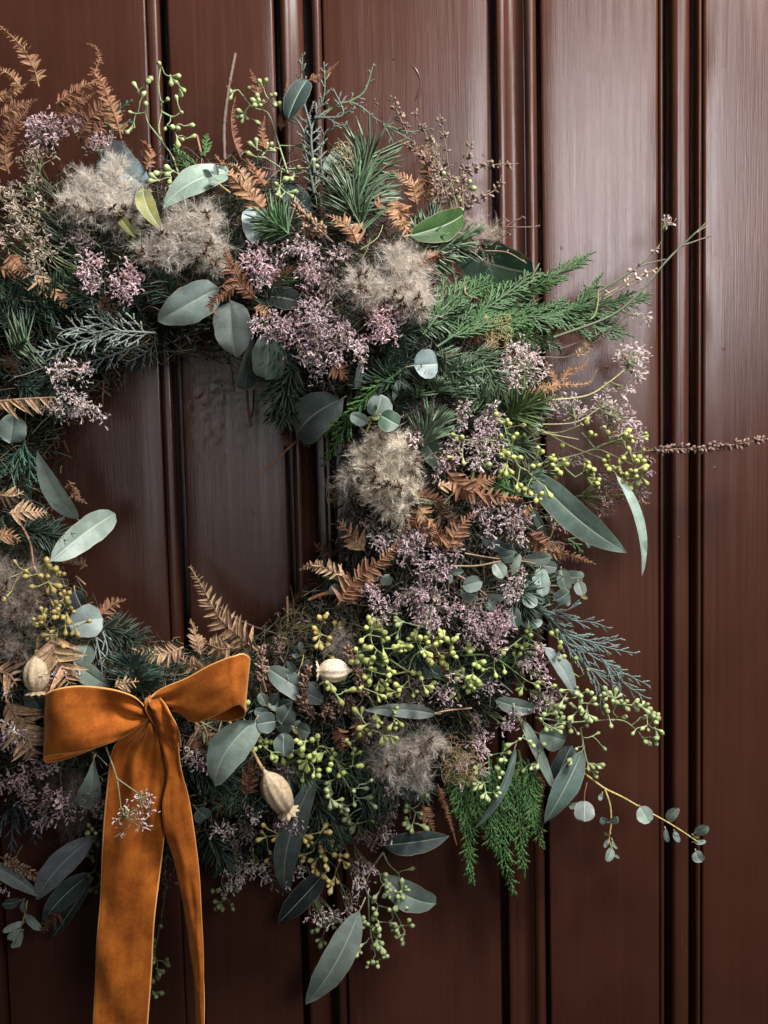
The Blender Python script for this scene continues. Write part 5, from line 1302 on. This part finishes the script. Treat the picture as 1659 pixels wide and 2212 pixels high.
seeded(TL[2], K, [[(470, 920), (400, 700), (340, 530), (240, 490), (150, 380)], [(450, 900), (300, 800)]],
       "120 390 3;200 390 1;290 470 6;310 370 3;390 460 3;190 530 5;240 570 2;350 440 2;270 760 2;260 810 1;330 770 2;370 760 2;415 1000 3;430 1060 2;510 900 1;600 880 2;500 940 2;460 1040 2;565 740 1;520 740 1", 'pale', hero=False, label='green bud sprig beside the lichened twig', off=.004, vary=.006)
seeded(TL[3], K, [[(190, 730), (250, 670), (320, 610), (340, 580), (440, 510)]], "295 550 1;345 630 1;435 625 1;325 670 2;360 695 1;365 740 1", 'pale', hero=False, off=.006)
seeded(TL[9], K, [], "740 1030 3;800 1000 4;780 1110 1;830 1090 2;760 980 2", 'yellow', hero=False, off=.022)
seeded(TL[9], K, [[(990, 1120), (1030, 1200), (1080, 1310)]], "1030 1230 2;1130 1200 2;1150 1280 3;1010 1340 3;1075 1360 3;1120 1370 2;980 1300 2;940 1250 2;1040 1280 2;1170 1270 1;1100 1140 2", 'yellow', hero=False, off=.024)
seeded(TL[9], K, [], "700 640 3;680 720 3;770 690 4;730 740 2;670 760 2;720 850 2", 'ochre', hero=False, off=.008)
seeded(TL[9], K, [], "1180 700 1;1130 730 1;1210 640 1;1370 680 1;1600 820 2;1560 1080 3;1600 1000 3;1640 1040 3", 'green', hero=False, off=.010)
seeded(TL[9], K, [[(900, 1659), (800, 1560), (700, 1440)]], "580 1410 3;640 1480 4;590 1530 3;700 1480 3;760 1500 3;570 1610 2;640 1590 3;740 1560 2;880 1570 2;890 1500 3;800 1600 2;870 1440 2;660 1400 2;900 1400 2", 'green', hero=False, off=.014, label='green bud cluster beside the dark eucalyptus rosette')
seeded(TL[9], K, [], "330 1400 4;300 1430 3;360 1480 3;430 1490 3;190 1210 2;180 1260 2;510 1470 2", 'green', hero=False, off=.010)
seeded(TL[12], K, [[(780, 150), (840, 290), (940, 430), (950, 500)]], "740 300 2;765 270 1;730 350 2;740 390 2;770 410 2;810 450 2;860 440 2;890 330 1;965 300 1;920 325 1;890 395 1;940 390 1;990 415 1;870 500 2;910 555 3;985 535 1", 'pale', hero=False, off=.020, label='open pale green bud umbels above the ochre buds')
seeded(TL[12], K, [[(500, 560), (620, 660), (760, 760)]], "680 610 3;560 630 2;530 700 2;510 740 3;590 660 2;660 670 3;720 680 3;690 740 3;590 750 3;660 780 2;640 830 3;710 800 2;800 760 4;820 790 2;740 920 3;770 890 2;760 940 1;340 590 1;330 640 2;410 625 1;480 635 2;370 760 1;340 720 1", 'ochre', hero=False, off=.022, label='ochre bud cluster over the long dark leaf')
seeded(TL[12], K, [[(1220, 360), (1260, 520)]], "1250 470 3;1290 480 3;1240 530 3;1270 560 3;1310 560 2;1230 420 2;1330 400 2;1260 400 2", 'grey', hero=False, off=.012)
seeded(TL[12], K, [[(1080, 740), (1120, 820), (1180, 880), (1190, 960)], [(1080, 740), (1000, 860), (970, 980), (1050, 1080)], [(985, 1000), (990, 1180), (1000, 1260), (1030, 1400)], [(1050, 1080), (1150, 1120), (1220, 1250)]],
       "1220 855 1;1150 920 4;1180 1000 5;1130 990 3;1200 980 3;1210 1090 3;1140 1130 3;1040 1110 3;990 1200 4;960 1190 3;1050 1190 3;1030 1230 3;1110 1190 2;1180 1220 4;1235 1210 2;1210 1270 3;1040 1300 4;1060 1330 2;970 1320 1;930 1370 2;890 1350 1;1000 1440 3;1040 1440 2;1070 1420 2;1060 880 3;1090 950 3;1050 1000 2", 'grey', hero=False, off=.008, label='grey green bud cluster hanging lowest beside the sage leaf')
seeded(TL[12], K, [], "670 1230 3;690 1290 3;760 1160 2;720 1200 2", 'grey', hero=False, off=.006)
seeded(TL[12], K, [], "40 1060 4;100 1070 2;110 980 2;10 990 2;60 1010 2", 'dark', hero=False, off=.006)
seeded(TL[12], K, [[(820, 560), (760, 640), (830, 720)]], "790 560 3;820 610 3;780 680 2;850 580 2", 'grey', hero=False, off=.004)
seeded(TL[10], K, [[(150, 1030), (180, 1130), (180, 1250), (210, 1330)]], "265 1090 2;280 1120 2;110 1170 2;120 1280 3;150 1280 1;240 1230 3;255 1260 2;160 1340 3;210 1340 3;100 1280 1", 'pale', hero=False, off=.014, label='small pale bud umbels over the hanging cedar')
seeded(TL[10], K, [[(0, 460), (200, 470), (420, 620)]], "215 545 1;280 540 1;100 500 3;80 580 4;120 600 3;60 640 3;400 660 2;460 640 2;555 670 1;160 550 2;20 600 3;350 490 2;20 430 2", 'green', hero=False, off=.010)
seeded(TL[10], K, [[(520, 400), (640, 520), (760, 600)]], "415 330 3;300 420 3;630 430 2;620 480 2;710 510 1;800 570 1;400 400 3;440 350 2;620 350 2;540 530 1", 'green', hero=False, off=.010)
seeded(TL[8], K, [[(220, 480), (300, 640), (345, 740), (400, 800)], [(300, 540), (220, 540)]],
       "300 500 3;340 510 3;320 590 3;260 540 2;205 540 2;375 555 2;245 610 1;355 720 2;420 690 3;420 740 2;460 760 2;330 780 3;280 800 2;240 830 2;290 860 3;380 790 3;430 790 2;375 880 3;420 860 1;480 870 2;530 850 1;335 920 2;385 970 1;10 620 1;65 650 1;270 480 1;125 490 1", 'ochre', hero=False, off=.022, label='ochre yellow bud cluster below the two pale leaves')
seeded(TL[11], K, [], "600 600 4;620 640 3;650 660 1;610 740 4;600 870 3;640 890 3;630 950 2", 'dark', hero=False, off=.008)
seeded(TL[11], K, [[(1070, 940), (1050, 1080), (1020, 1250), (990, 1400), (970, 1560), (955, 1720)]], "1000 1340 2;990 1400 3;1040 1440 3;1010 1490 3;970 1580 2;990 1640 3;960 1690 2;1040 1200 1", 'dark', hero=False, off=.0, label='thin bud stem hanging behind the ribbon tail', root=(355, 1850))
seeded(TL[2], K, [], "1480 940 1;1530 1030 1;1610 1020 1;1540 1130 1", 'pale', hero=False, off=.008)
seeded(TL[7], K, [], "20 1430 2;190 1470 2;460 490 1;520 430 2;480 440 2;550 380 1;130 640 1;245 660 1;400 560 1", 'pale', hero=False, off=.014)

# ---- sea lavender
LV = [
 (1, 150, 760, 470, 940, 'pink', 1.1, 'bright pink flower cluster below the bracken at the top'), (1, 560, 880, 720, 990, 'pink', 1.0, None), (1, 440, 750, 540, 830, 'pink', .8, None),
 (1, 180, 900, 260, 1030, 'cream', .8, None), (1, 100, 950, 330, 1100, 'cream', .5, None), (1, 60, 1120, 260, 1240, 'cream', .6, None), (1, -40, 1180, 110, 1330, 'cream', .6, None), (1, 200, 1270, 340, 1370, 'cream', .5, None), (1, 80, 1440, 330, 1560, 'cream', .6, 'cream buds of a paler flower spray beside the seed fluff'),
 (1, 20, 1320, 200, 1450, 'cream', .5, None), (1, 200, 1540, 380, 1659, 'cream', .5, None), (5, 170, 60, 280, 210, 'cream', .8, None), (1, 430, 1480, 580, 1640, 'dull', .9, None), (1, -30, 1480, 120, 1600, 'cream', .5, None),
 (5, 500, 60, 655, 150, 'pink', 1.2, None), (5, 500, 140, 600, 210, 'pink', 1.0, None), (5, 540, 200, 640, 330, 'pink', 1.1, None), (5, 715, 150, 890, 350, 'pink', 1.25, 'bright pink flower head hanging under the wide seed tuft'), (5, 790, 100, 850, 190, 'pink', 1.0, None),
 (5, 310, 730, 570, 900, 'pale', .7, None), (5, 300, 930, 560, 1130, 'pale', .85, 'pale pink flower spray at the inner edge over the opening'), (5, 530, 1000, 690, 1130, 'pale', .45, None),
 (2, 170, 1390, 430, 1600, 'pink', 1.25, 'full lilac pink flower head under the small fir tip'), (2, 270, 1560, 360, 1659, 'pale', 1.0, None), (2, 440, 1340, 640, 1460, 'lilac', 1.2, None), (2, 740, 1390, 870, 1490, 'lilac', 1.0, None), (2, 560, 1480, 700, 1600, 'lilac', .8, None),
 (6, 545, 140, 665, 300, 'pink', 1.1, None), (6, 640, 100, 780, 330, 'dull', 1.0, None), (6, 210, 440, 480, 600, 'lilac', 1.0, None), (6, 400, 470, 600, 700, 'pink', .8, None), (6, 520, 320, 740, 560, 'lilac', 1.0, 'large lilac flower mass in front of the brown seed fluff'), (6, 560, 480, 920, 680, 'lilac', .9, None), (6, 580, 620, 850, 780, 'lilac', .8, None), (6, 720, 400, 840, 520, 'dull', .9, None),
 (6, 980, 370, 1190, 620, 'pink', 1.15, 'lilac pink flower head lying on the brown seed fluff'), (6, 960, 560, 1020, 630, 'pink', 1.0, None), (6, 875, 620, 990, 770, 'pale', 1.0, None), (6, 625, 780, 705, 890, 'pale', .9, None), (6, 525, 700, 600, 790, 'pale', .8, None), (6, 600, 660, 660, 740, 'pale', .8, None),
 (4, 0, 930, 110, 1080, 'pale', 1.1, None), (4, -60, 1040, 220, 1330, 'pale', .95, 'dusty pink flower head below the cedar spray'), (4, 690, 1040, 880, 1190, 'pale', 1.0, 'pale flower head at the end of the pale green stem'), (4, 780, 1160, 870, 1245, 'pale', .9, None), (4, 700, 1280, 780, 1365, 'pale', 1.0, None), (4, 610, 1300, 650, 1350, 'pale', .8, None), (4, 200, 1380, 310, 1450, 'pale', .8, None), (4, 320, 1370, 500, 1520, 'pale', .9, None), (4, 540, 1360, 720, 1500, 'pale', 1.0, None), (4, 620, 1450, 800, 1610, 'lilac', 1.0, None),
 (4, 790, 820, 860, 890, 'pale', .4, None), (4, 980, 220, 1040, 270, 'pale', .4, None),
 (7, 480, 80, 640, 250, 'lilac', 1.0, None), (7, 440, 220, 660, 340, 'pale', 1.0, 'pale lilac flower mass beside the yellow green buds'), (7, 440, 320, 640, 470, 'pale', .9, None), (7, 380, -20, 470, 110, 'pale', .7, None), (7, 540, 20, 620, 80, 'pale', .8, None), (7, 290, 110, 420, 220, 'pale', .8, None), (7, 30, 200, 180, 310, 'pale', .9, None), (7, 300, 260, 400, 350, 'pale', 1.0, None), (7, 240, 340, 370, 450, 'pink', 1.1, 'pink flower head hanging over the cream seed fluff'), (7, 200, 430, 280, 500, 'lilac', .9, None),
 (7, 1490, 180, 1560, 340, 'lilac', 1.0, None), (7, 1240, 490, 1400, 770, 'dull', .8, None), (7, 1530, 560, 1600, 680, 'dull', .9, None), (7, 1560, 420, 1610, 480, 'lilac', .9, None), (7, 1080, 380, 1200, 440, 'dull', .7, None),
 (7, 640, 660, 830, 860, 'lilac', .85, None), (7, 460, 650, 600, 760, 'lilac', .7, None), (7, 540, 740, 640, 930, 'lilac', .5, None), (7, 980, 690, 1090, 830, 'lilac', .7, None), (7, 760, 860, 820, 950, 'pale', .7, None), (7, 920, 900, 1080, 980, 'brown', .8, None),
 (7, 0, 880, 130, 1060, 'lilac', .9, None), (7, 60, 830, 220, 950, 'lilac', .9, None), (7, 130, 950, 330, 1180, 'lilac', .9, 'dusky lilac flower mass at the middle of the outer side'), (7, 0, 1190, 100, 1320, 'lilac', .7, None), (7, 70, 1200, 270, 1370, 'lilac', .9, None), (7, 100, 1340, 300, 1500, 'lilac', .8, None), (7, 240, 930, 420, 1010, 'lilac', .6, None), (7, 320, 1300, 440, 1400, 'lilac', .8, None), (7, 560, 1340, 720, 1530, 'pink', 1.35, 'bright pink upright flower head below the leafy sprig'), (7, 570, 1500, 660, 1640, 'pink', 1.1, None),
 (7, 660, 1180, 780, 1320, 'pale', .9, None), (7, 740, 1090, 820, 1180, 'pale', .8, None), (7, 450, 1430, 560, 1600, 'lilac', .8, None), (7, 840, 1590, 920, 1659, 'pink', .9, None), (7, 680, 1140, 760, 1210, 'lilac', .7, None),
 (9, 930, 340, 1060, 520, 'lilac', .9, None), (9, 1020, 460, 1150, 620, 'lilac', .8, None), (9, 1060, 600, 1120, 670, 'lilac', .7, None), (9, 1000, 60, 1120, 190, 'lilac', .8, None), (9, 930, -10, 1060, 60, 'dull', .9, None), (9, 1160, 90, 1300, 250, 'lilac', .8, None), (9, 1290, 30, 1360, 130, 'lilac', .8, None), (9, 1270, 420, 1460, 600, 'lilac', .8, None), (9, 1270, 600, 1340, 720, 'lilac', .7, None), (9, 1480, 540, 1590, 620, 'pink', .6, None), (9, 1180, 440, 1280, 520, 'dull', .6, None), (9, 1200, 1080, 1330, 1180, 'dull', .9, None), (9, 1430, 1030, 1540, 1180, 'lilac', .8, None), (9, 1480, 960, 1560, 1040, 'pale', .7, None),
 (10, 440, 390, 520, 520, 'pink', 1.0, None), (10, 350, 500, 470, 600, 'lilac', 1.0, None), (10, 120, 640, 280, 730, 'lilac', .7, None), (10, 500, 560, 580, 680, 'pink', .9, None), (10, 460, 680, 650, 830, 'lilac', .85, 'lilac flower head beside the pale green bud cluster'), (10, 310, 790, 400, 900, 'lilac', 1.0, None), (10, 245, 860, 340, 975, 'lilac', .9, None), (10, 60, 960, 180, 1110, 'pink', 1.1, 'bright lilac flower spike above the hanging cedar'), (10, -10, 1080, 60, 1220, 'pink', .9, None), (10, 30, 830, 130, 960, 'dull', .8, None), (10, 0, 170, 130, 390, 'lilac', .7, None), (10, 105, 1180, 150, 1260, 'lilac', .7, None),
 (11, 160, -20, 260, 80, 'dull', .8, None), (11, 0, -60, 130, 60, 'lilac', .9, None), (11, 0, 240, 190, 370, 'pink', .95, 'lilac flower head beside the dark juniper'), (11, 150, 110, 350, 260, 'lilac', .9, None), (11, 130, 330, 230, 450, 'pink', .9, None), (11, 240, 330, 490, 530, 'pink', 1.05, 'lilac pink flower head beside the ribbon tail'), (11, 230, 470, 320, 585, 'pink', .9, None), (11, 530, 390, 620, 470, 'pale', .8, None), (11, 560, 300, 680, 540, 'dull', .8, None),
 (11, 1160, 90, 1300, 180, 'pale', .8, None), (11, 1270, 120, 1410, 220, 'pink', .9, 'pink and white flower head beside the large pale leaf'), (11, 1030, 660, 1110, 850, 'dull', .8, None), (11, 1030, 840, 1090, 980, 'dull', .6, None), (11, 1310, 560, 1430, 630, 'pale', .5, None), (11, 1430, 570, 1480, 640, 'pale', .6, None), (11, -20, 900, 60, 980, 'pale', .4, None),
 (12, 130, 360, 250, 560, 'dull', .7, None), (12, 180, 480, 280, 560, 'pale', .7, None), (12, 90, 560, 280, 700, 'dull', .7, None), (12, 60, 760, 220, 920, 'pale', .8, None), (12, 190, 800, 340, 930, 'pale', .8, 'whitish flower head low on the wreath beside the ribbon'), (12, 320, 760, 420, 860, 'pale', .8, None), (12, 20, 930, 120, 1000, 'pale', .6, None), (12, 110, 880, 200, 950, 'pale', .5, None), (12, 370, 880, 420, 980, 'dull', .6, None), (12, 390, 480, 570, 590, 'lilac', 1.0, None), (12, 430, 840, 510, 940, 'pale', .7, None), (12, 550, 830, 610, 890, 'pale', .7, None),
 (12, 1080, 310, 1210, 410, 'pale', .8, None), (12, 1020, 420, 1190, 560, 'dull', .9, None), (12, 1080, 430, 1190, 500, 'pale', .8, None), (12, 1040, 550, 1140, 680, 'pale', 1.0, 'pale pink flower head beside the dark blue green leaf'), (12, 890, 620, 1060, 720, 'dull', .9, None), (12, 900, 780, 1030, 870, 'lilac', .8, None), (12, 880, 860, 990, 1000, 'pale', .8, None), (12, 590, 1090, 780, 1200, 'pale', .8, 'pale flower head beside the very dark leaf'), (12, 830, 1010, 910, 1170, 'lilac', .9, None), (12, 1545, 150, 1620, 290, 'pale', .5, None),
 (8, 230, 1110, 380, 1210, 'pale', .9, 'small pale flower head above the ribbon loop'), (8, 370, 1130, 450, 1210, 'pale', .8, None), (8, 410, 1100, 540, 1150, 'pale', .6, None), (8, 0, 1460, 110, 1550, 'pale', .9, None), (8, 80, 1530, 230, 1659, 'pale', .9, None), (8, 20, 1250, 60, 1300, 'pale', .7, None)]
ROOTS = {(4, 980, 220): (985, 310, .05), (4, 790, 820): (760, 840, .045), (4, 690, 1040): (745, 1185, .05), (4, 780, 1160): (745, 1185, .05), (4, 700, 1280): (640, 1270, .052), (4, 610, 1300): (590, 1310, .054),
         (4, 540, 1360): (570, 1440, .06), (4, 620, 1450): (570, 1440, .06), (4, 320, 1370): (420, 1530, .06), (4, 200, 1380): (160, 1390, .065)}      # flower heads carried by the long outer stems
for t, x0, y0, x1, y1, tone, dn, lab in LV:
    rk = ROOTS.get((t, x0, y0))
    rk = None if rk is None else (*tp(t, rk[:2])[0], rk[2])
    lavender(*box(t, x0, y0, x1, y1), tone, dn, label=lab, off=.010 if tone != 'dull' else .004, pull=.22, root=rk)
# the sprig that lies on the ribbon tail
lavender(*box(11, 885, 310, 990, 510), 'pale', .45, habs=.138, size=8, root=(299, 1712, .142), thick=.008, label='pale flower tip lying on the ribbon tail')
lavender(*box(11, 760, 440, 920, 640), 'pale', .45, habs=.138, size=8, root=(262, 1745, .142), thick=.008)
# far side of the ring, beyond the frame of the photograph
for i in range(34):
    an = rng.uniform(math.radians(118), math.radians(242)); r0 = rng.uniform(360, 600)
    x, y = CX + r0 * math.cos(an), CY + r0 * math.sin(an)
    if x > -45: continue
    k = i % 4
    if k == 0: lavender(x - 35, y - 30, x + 35, y + 30, ['pink', 'lilac', 'pale'][i % 3], .9)
    elif k == 1: fern([(x, y), (x - 40, y - 20), (x - 90, y - 50)], 24, RU)
    elif k == 2: needles(wpath([(x, y), (x - 30, y + 10), (x - 60, y + 30)]), 110, 55, FIR)
    else: lf((x, y), (x - 80, y + rng.uniform(-50, 50)), 60, 'sage', 'oval')

# ---- poppy pods
poppy((78, 1415), (78, 1500), 50, 'speckled tan poppy pod hanging upside down beside the bow', [(82, 1372), (80, 1395)])
poppy((572, 1668), (624, 1756), 52, 'pale tan ribbed poppy pod below the large pale leaf', [(545, 1620), (558, 1645)], off=.038)
poppy((757, 1448), (684, 1450), 44, 'chalky white poppy pod pointing into the ring', [(800, 1462), (778, 1455)], off=.022, tone=(.56, .48, .36))

# ------------------------------------------------------------------ the bow
kn = P(325, 1540, .1)
bow = link('ribbon_bow', None, None, 'thing', 'rust orange velvet ribbon bow with two long tails tied on the wreath', 'bow')
bow.location = tuple(kn); BINV = Matrix.Translation(tuple(-kn))
def strip(name, top, bot, nu=60, nv=18, bulge=0.0, ruff=None, label=None, noise_amp=.0006):
    """ribbon surface between two edge curves of (x,y,h) points"""
    a = np.array(top, float); b = np.array(bot, float)
    A_ = spline(P(a[:, 0], a[:, 1], a[:, 2]), nu); B_ = spline(P(b[:, 0], b[:, 1], b[:, 2]), nu)
    u = np.linspace(0, 1, nu)[:, None]; v = np.linspace(0, 1, nv)[None]
    G = A_[:, None] * (1 - v[..., None]) + B_[:, None] * v[..., None]
    off = bulge * 4 * v * (1 - v) * np.ones_like(u)
    off = off + noise_amp * (np.sin(u * 17 + v * 5) + .7 * np.sin(u * 31 - v * 9 + 1) + .6 * np.sin(v * 14 + u * 6))
    if ruff: off = off + ruff(u, v)
    G[..., 1] -= off
    A = Acc(); A.grid(G)
    me = A.mesh(name, M_VELVET)
    o = link(name, me, bow, None, label, inv=BINV)
    md = o.modifiers.new('thickness', 'SOLIDIFY'); md.thickness = .0009; md.offset = 0
    return o
rl = lambda u, v: .0065 * np.exp(-(u / .16) ** 2) * np.sin(v * 15 + 1.0 + u * 9) + .0022 * np.sin(u * 15 + v * 4) * np.exp(-((u - .25) / .2) ** 2) - .010 * np.exp(-((u - .20) / .09) ** 2 - ((v - .45) / .22) ** 2)
strip('loop', [(322, 1530, .128), (300, 1504, .136), (255, 1490, .146), (200, 1484, .150), (150, 1483, .150), (116, 1489, .146), (101, 1498, .136), (104, 1500, .122), (150, 1492, .114), (230, 1498, .110), (316, 1530, .108)],
      [(323, 1552, .130), (300, 1572, .140), (262, 1596, .148), (215, 1612, .152), (160, 1625, .152), (118, 1632, .148), (96, 1636, .138), (103, 1648, .124), (150, 1638, .116), (230, 1606, .112), (316, 1556, .108)], 90, 22, .002, rl, 'left loop of the bow, broad and flat')
rr_ = lambda u, v: .006 * np.exp(-(u / .14) ** 2) * np.sin(v * 11) + .0018 * np.exp(-((u - .42) / .012) ** 2)
strip('loop', [(324, 1516, .124), (336, 1496, .134), (365, 1480, .140), (405, 1463, .146), (455, 1436, .152), (500, 1417, .154), (526, 1411, .150), (540, 1424, .138), (524, 1422, .122), (470, 1440, .114), (400, 1476, .110), (335, 1520, .108)],
      [(334, 1530, .126), (356, 1520, .132), (384, 1538, .138), (418, 1560, .146), (460, 1548, .156), (492, 1533, .160), (514, 1522, .156), (529, 1536, .140), (522, 1552, .122), (480, 1558, .112), (410, 1545, .110), (338, 1532, .108)], 90, 22, .003, rr_, 'raised loop of the bow showing its open end')
# knot: the band that wraps the middle and turns into the narrow tail
kf = lambda u, v: .0035 * np.sin(v * 12 + u * 5) * (1 - .4 * u) + .006 * np.sin(np.pi * np.clip(u * 2.2, 0, 1)) * np.sin(np.pi * v)
strip('knot', [(318, 1506, .116), (315, 1518, .134), (317, 1534, .142), (324, 1552, .140), (338, 1580, .134), (352, 1612, .128)], [(338, 1496, .120), (350, 1508, .140), (364, 1528, .146), (376, 1552, .144), (386, 1580, .138), (391, 1614, .130)], 50, 22, .004, kf, 'folded knot of the bow')
tl = lambda u, v: .004 * np.exp(-(u / .10) ** 2) * np.sin(v * 10 + 2) + .0040 * np.exp(-(u / .30) ** 2) * np.sin(v * 15 + u * 8) + .0026 * np.sin(u * 10 + v * 2.5) + .0012 * np.sin(u * 23 - v * 5)
strip('tail', [(320, 1552, .122), (286, 1578, .128), (250, 1610, .128), (235, 1687, .128), (223, 1795, .127), (215, 1929, .124), (208, 2063, .120), (203, 2212, .118), (200, 2330, .116)],
      [(336, 1560, .124), (346, 1590, .128), (354, 1632, .128), (361, 1694, .128), (355, 1801, .126), (343, 1912, .122), (331, 2047, .118), (319, 2212, .116), (314, 2330, .114)], 110, 22, .003, tl, 'wide tail of the ribbon')
t2 = lambda u, v: .003 * np.sin(v * 6 + 1) * np.exp(-((u - .05) / .12) ** 2) + .002 * np.sin(u * 12)
strip('tail', [(334, 1560, .126), (352, 1606, .130), (364, 1670, .131), (352, 1738, .134), (357, 1800, .132), (376, 1862, .126), (396, 1952, .118), (412, 2050, .112), (420, 2120, .109), (424, 2212, .107), (426, 2330, .105)],
      [(376, 1552, .132), (386, 1596, .132), (393, 1652, .131), (408, 1720, .129), (418, 1790, .127), (430, 1900, .124), (438, 2010, .120), (441, 2120, .117), (441, 2212, .115), (441, 2270, .114), (440, 2330, .113)], 110, 16, .003, t2, 'narrow twisting tail of the ribbon')
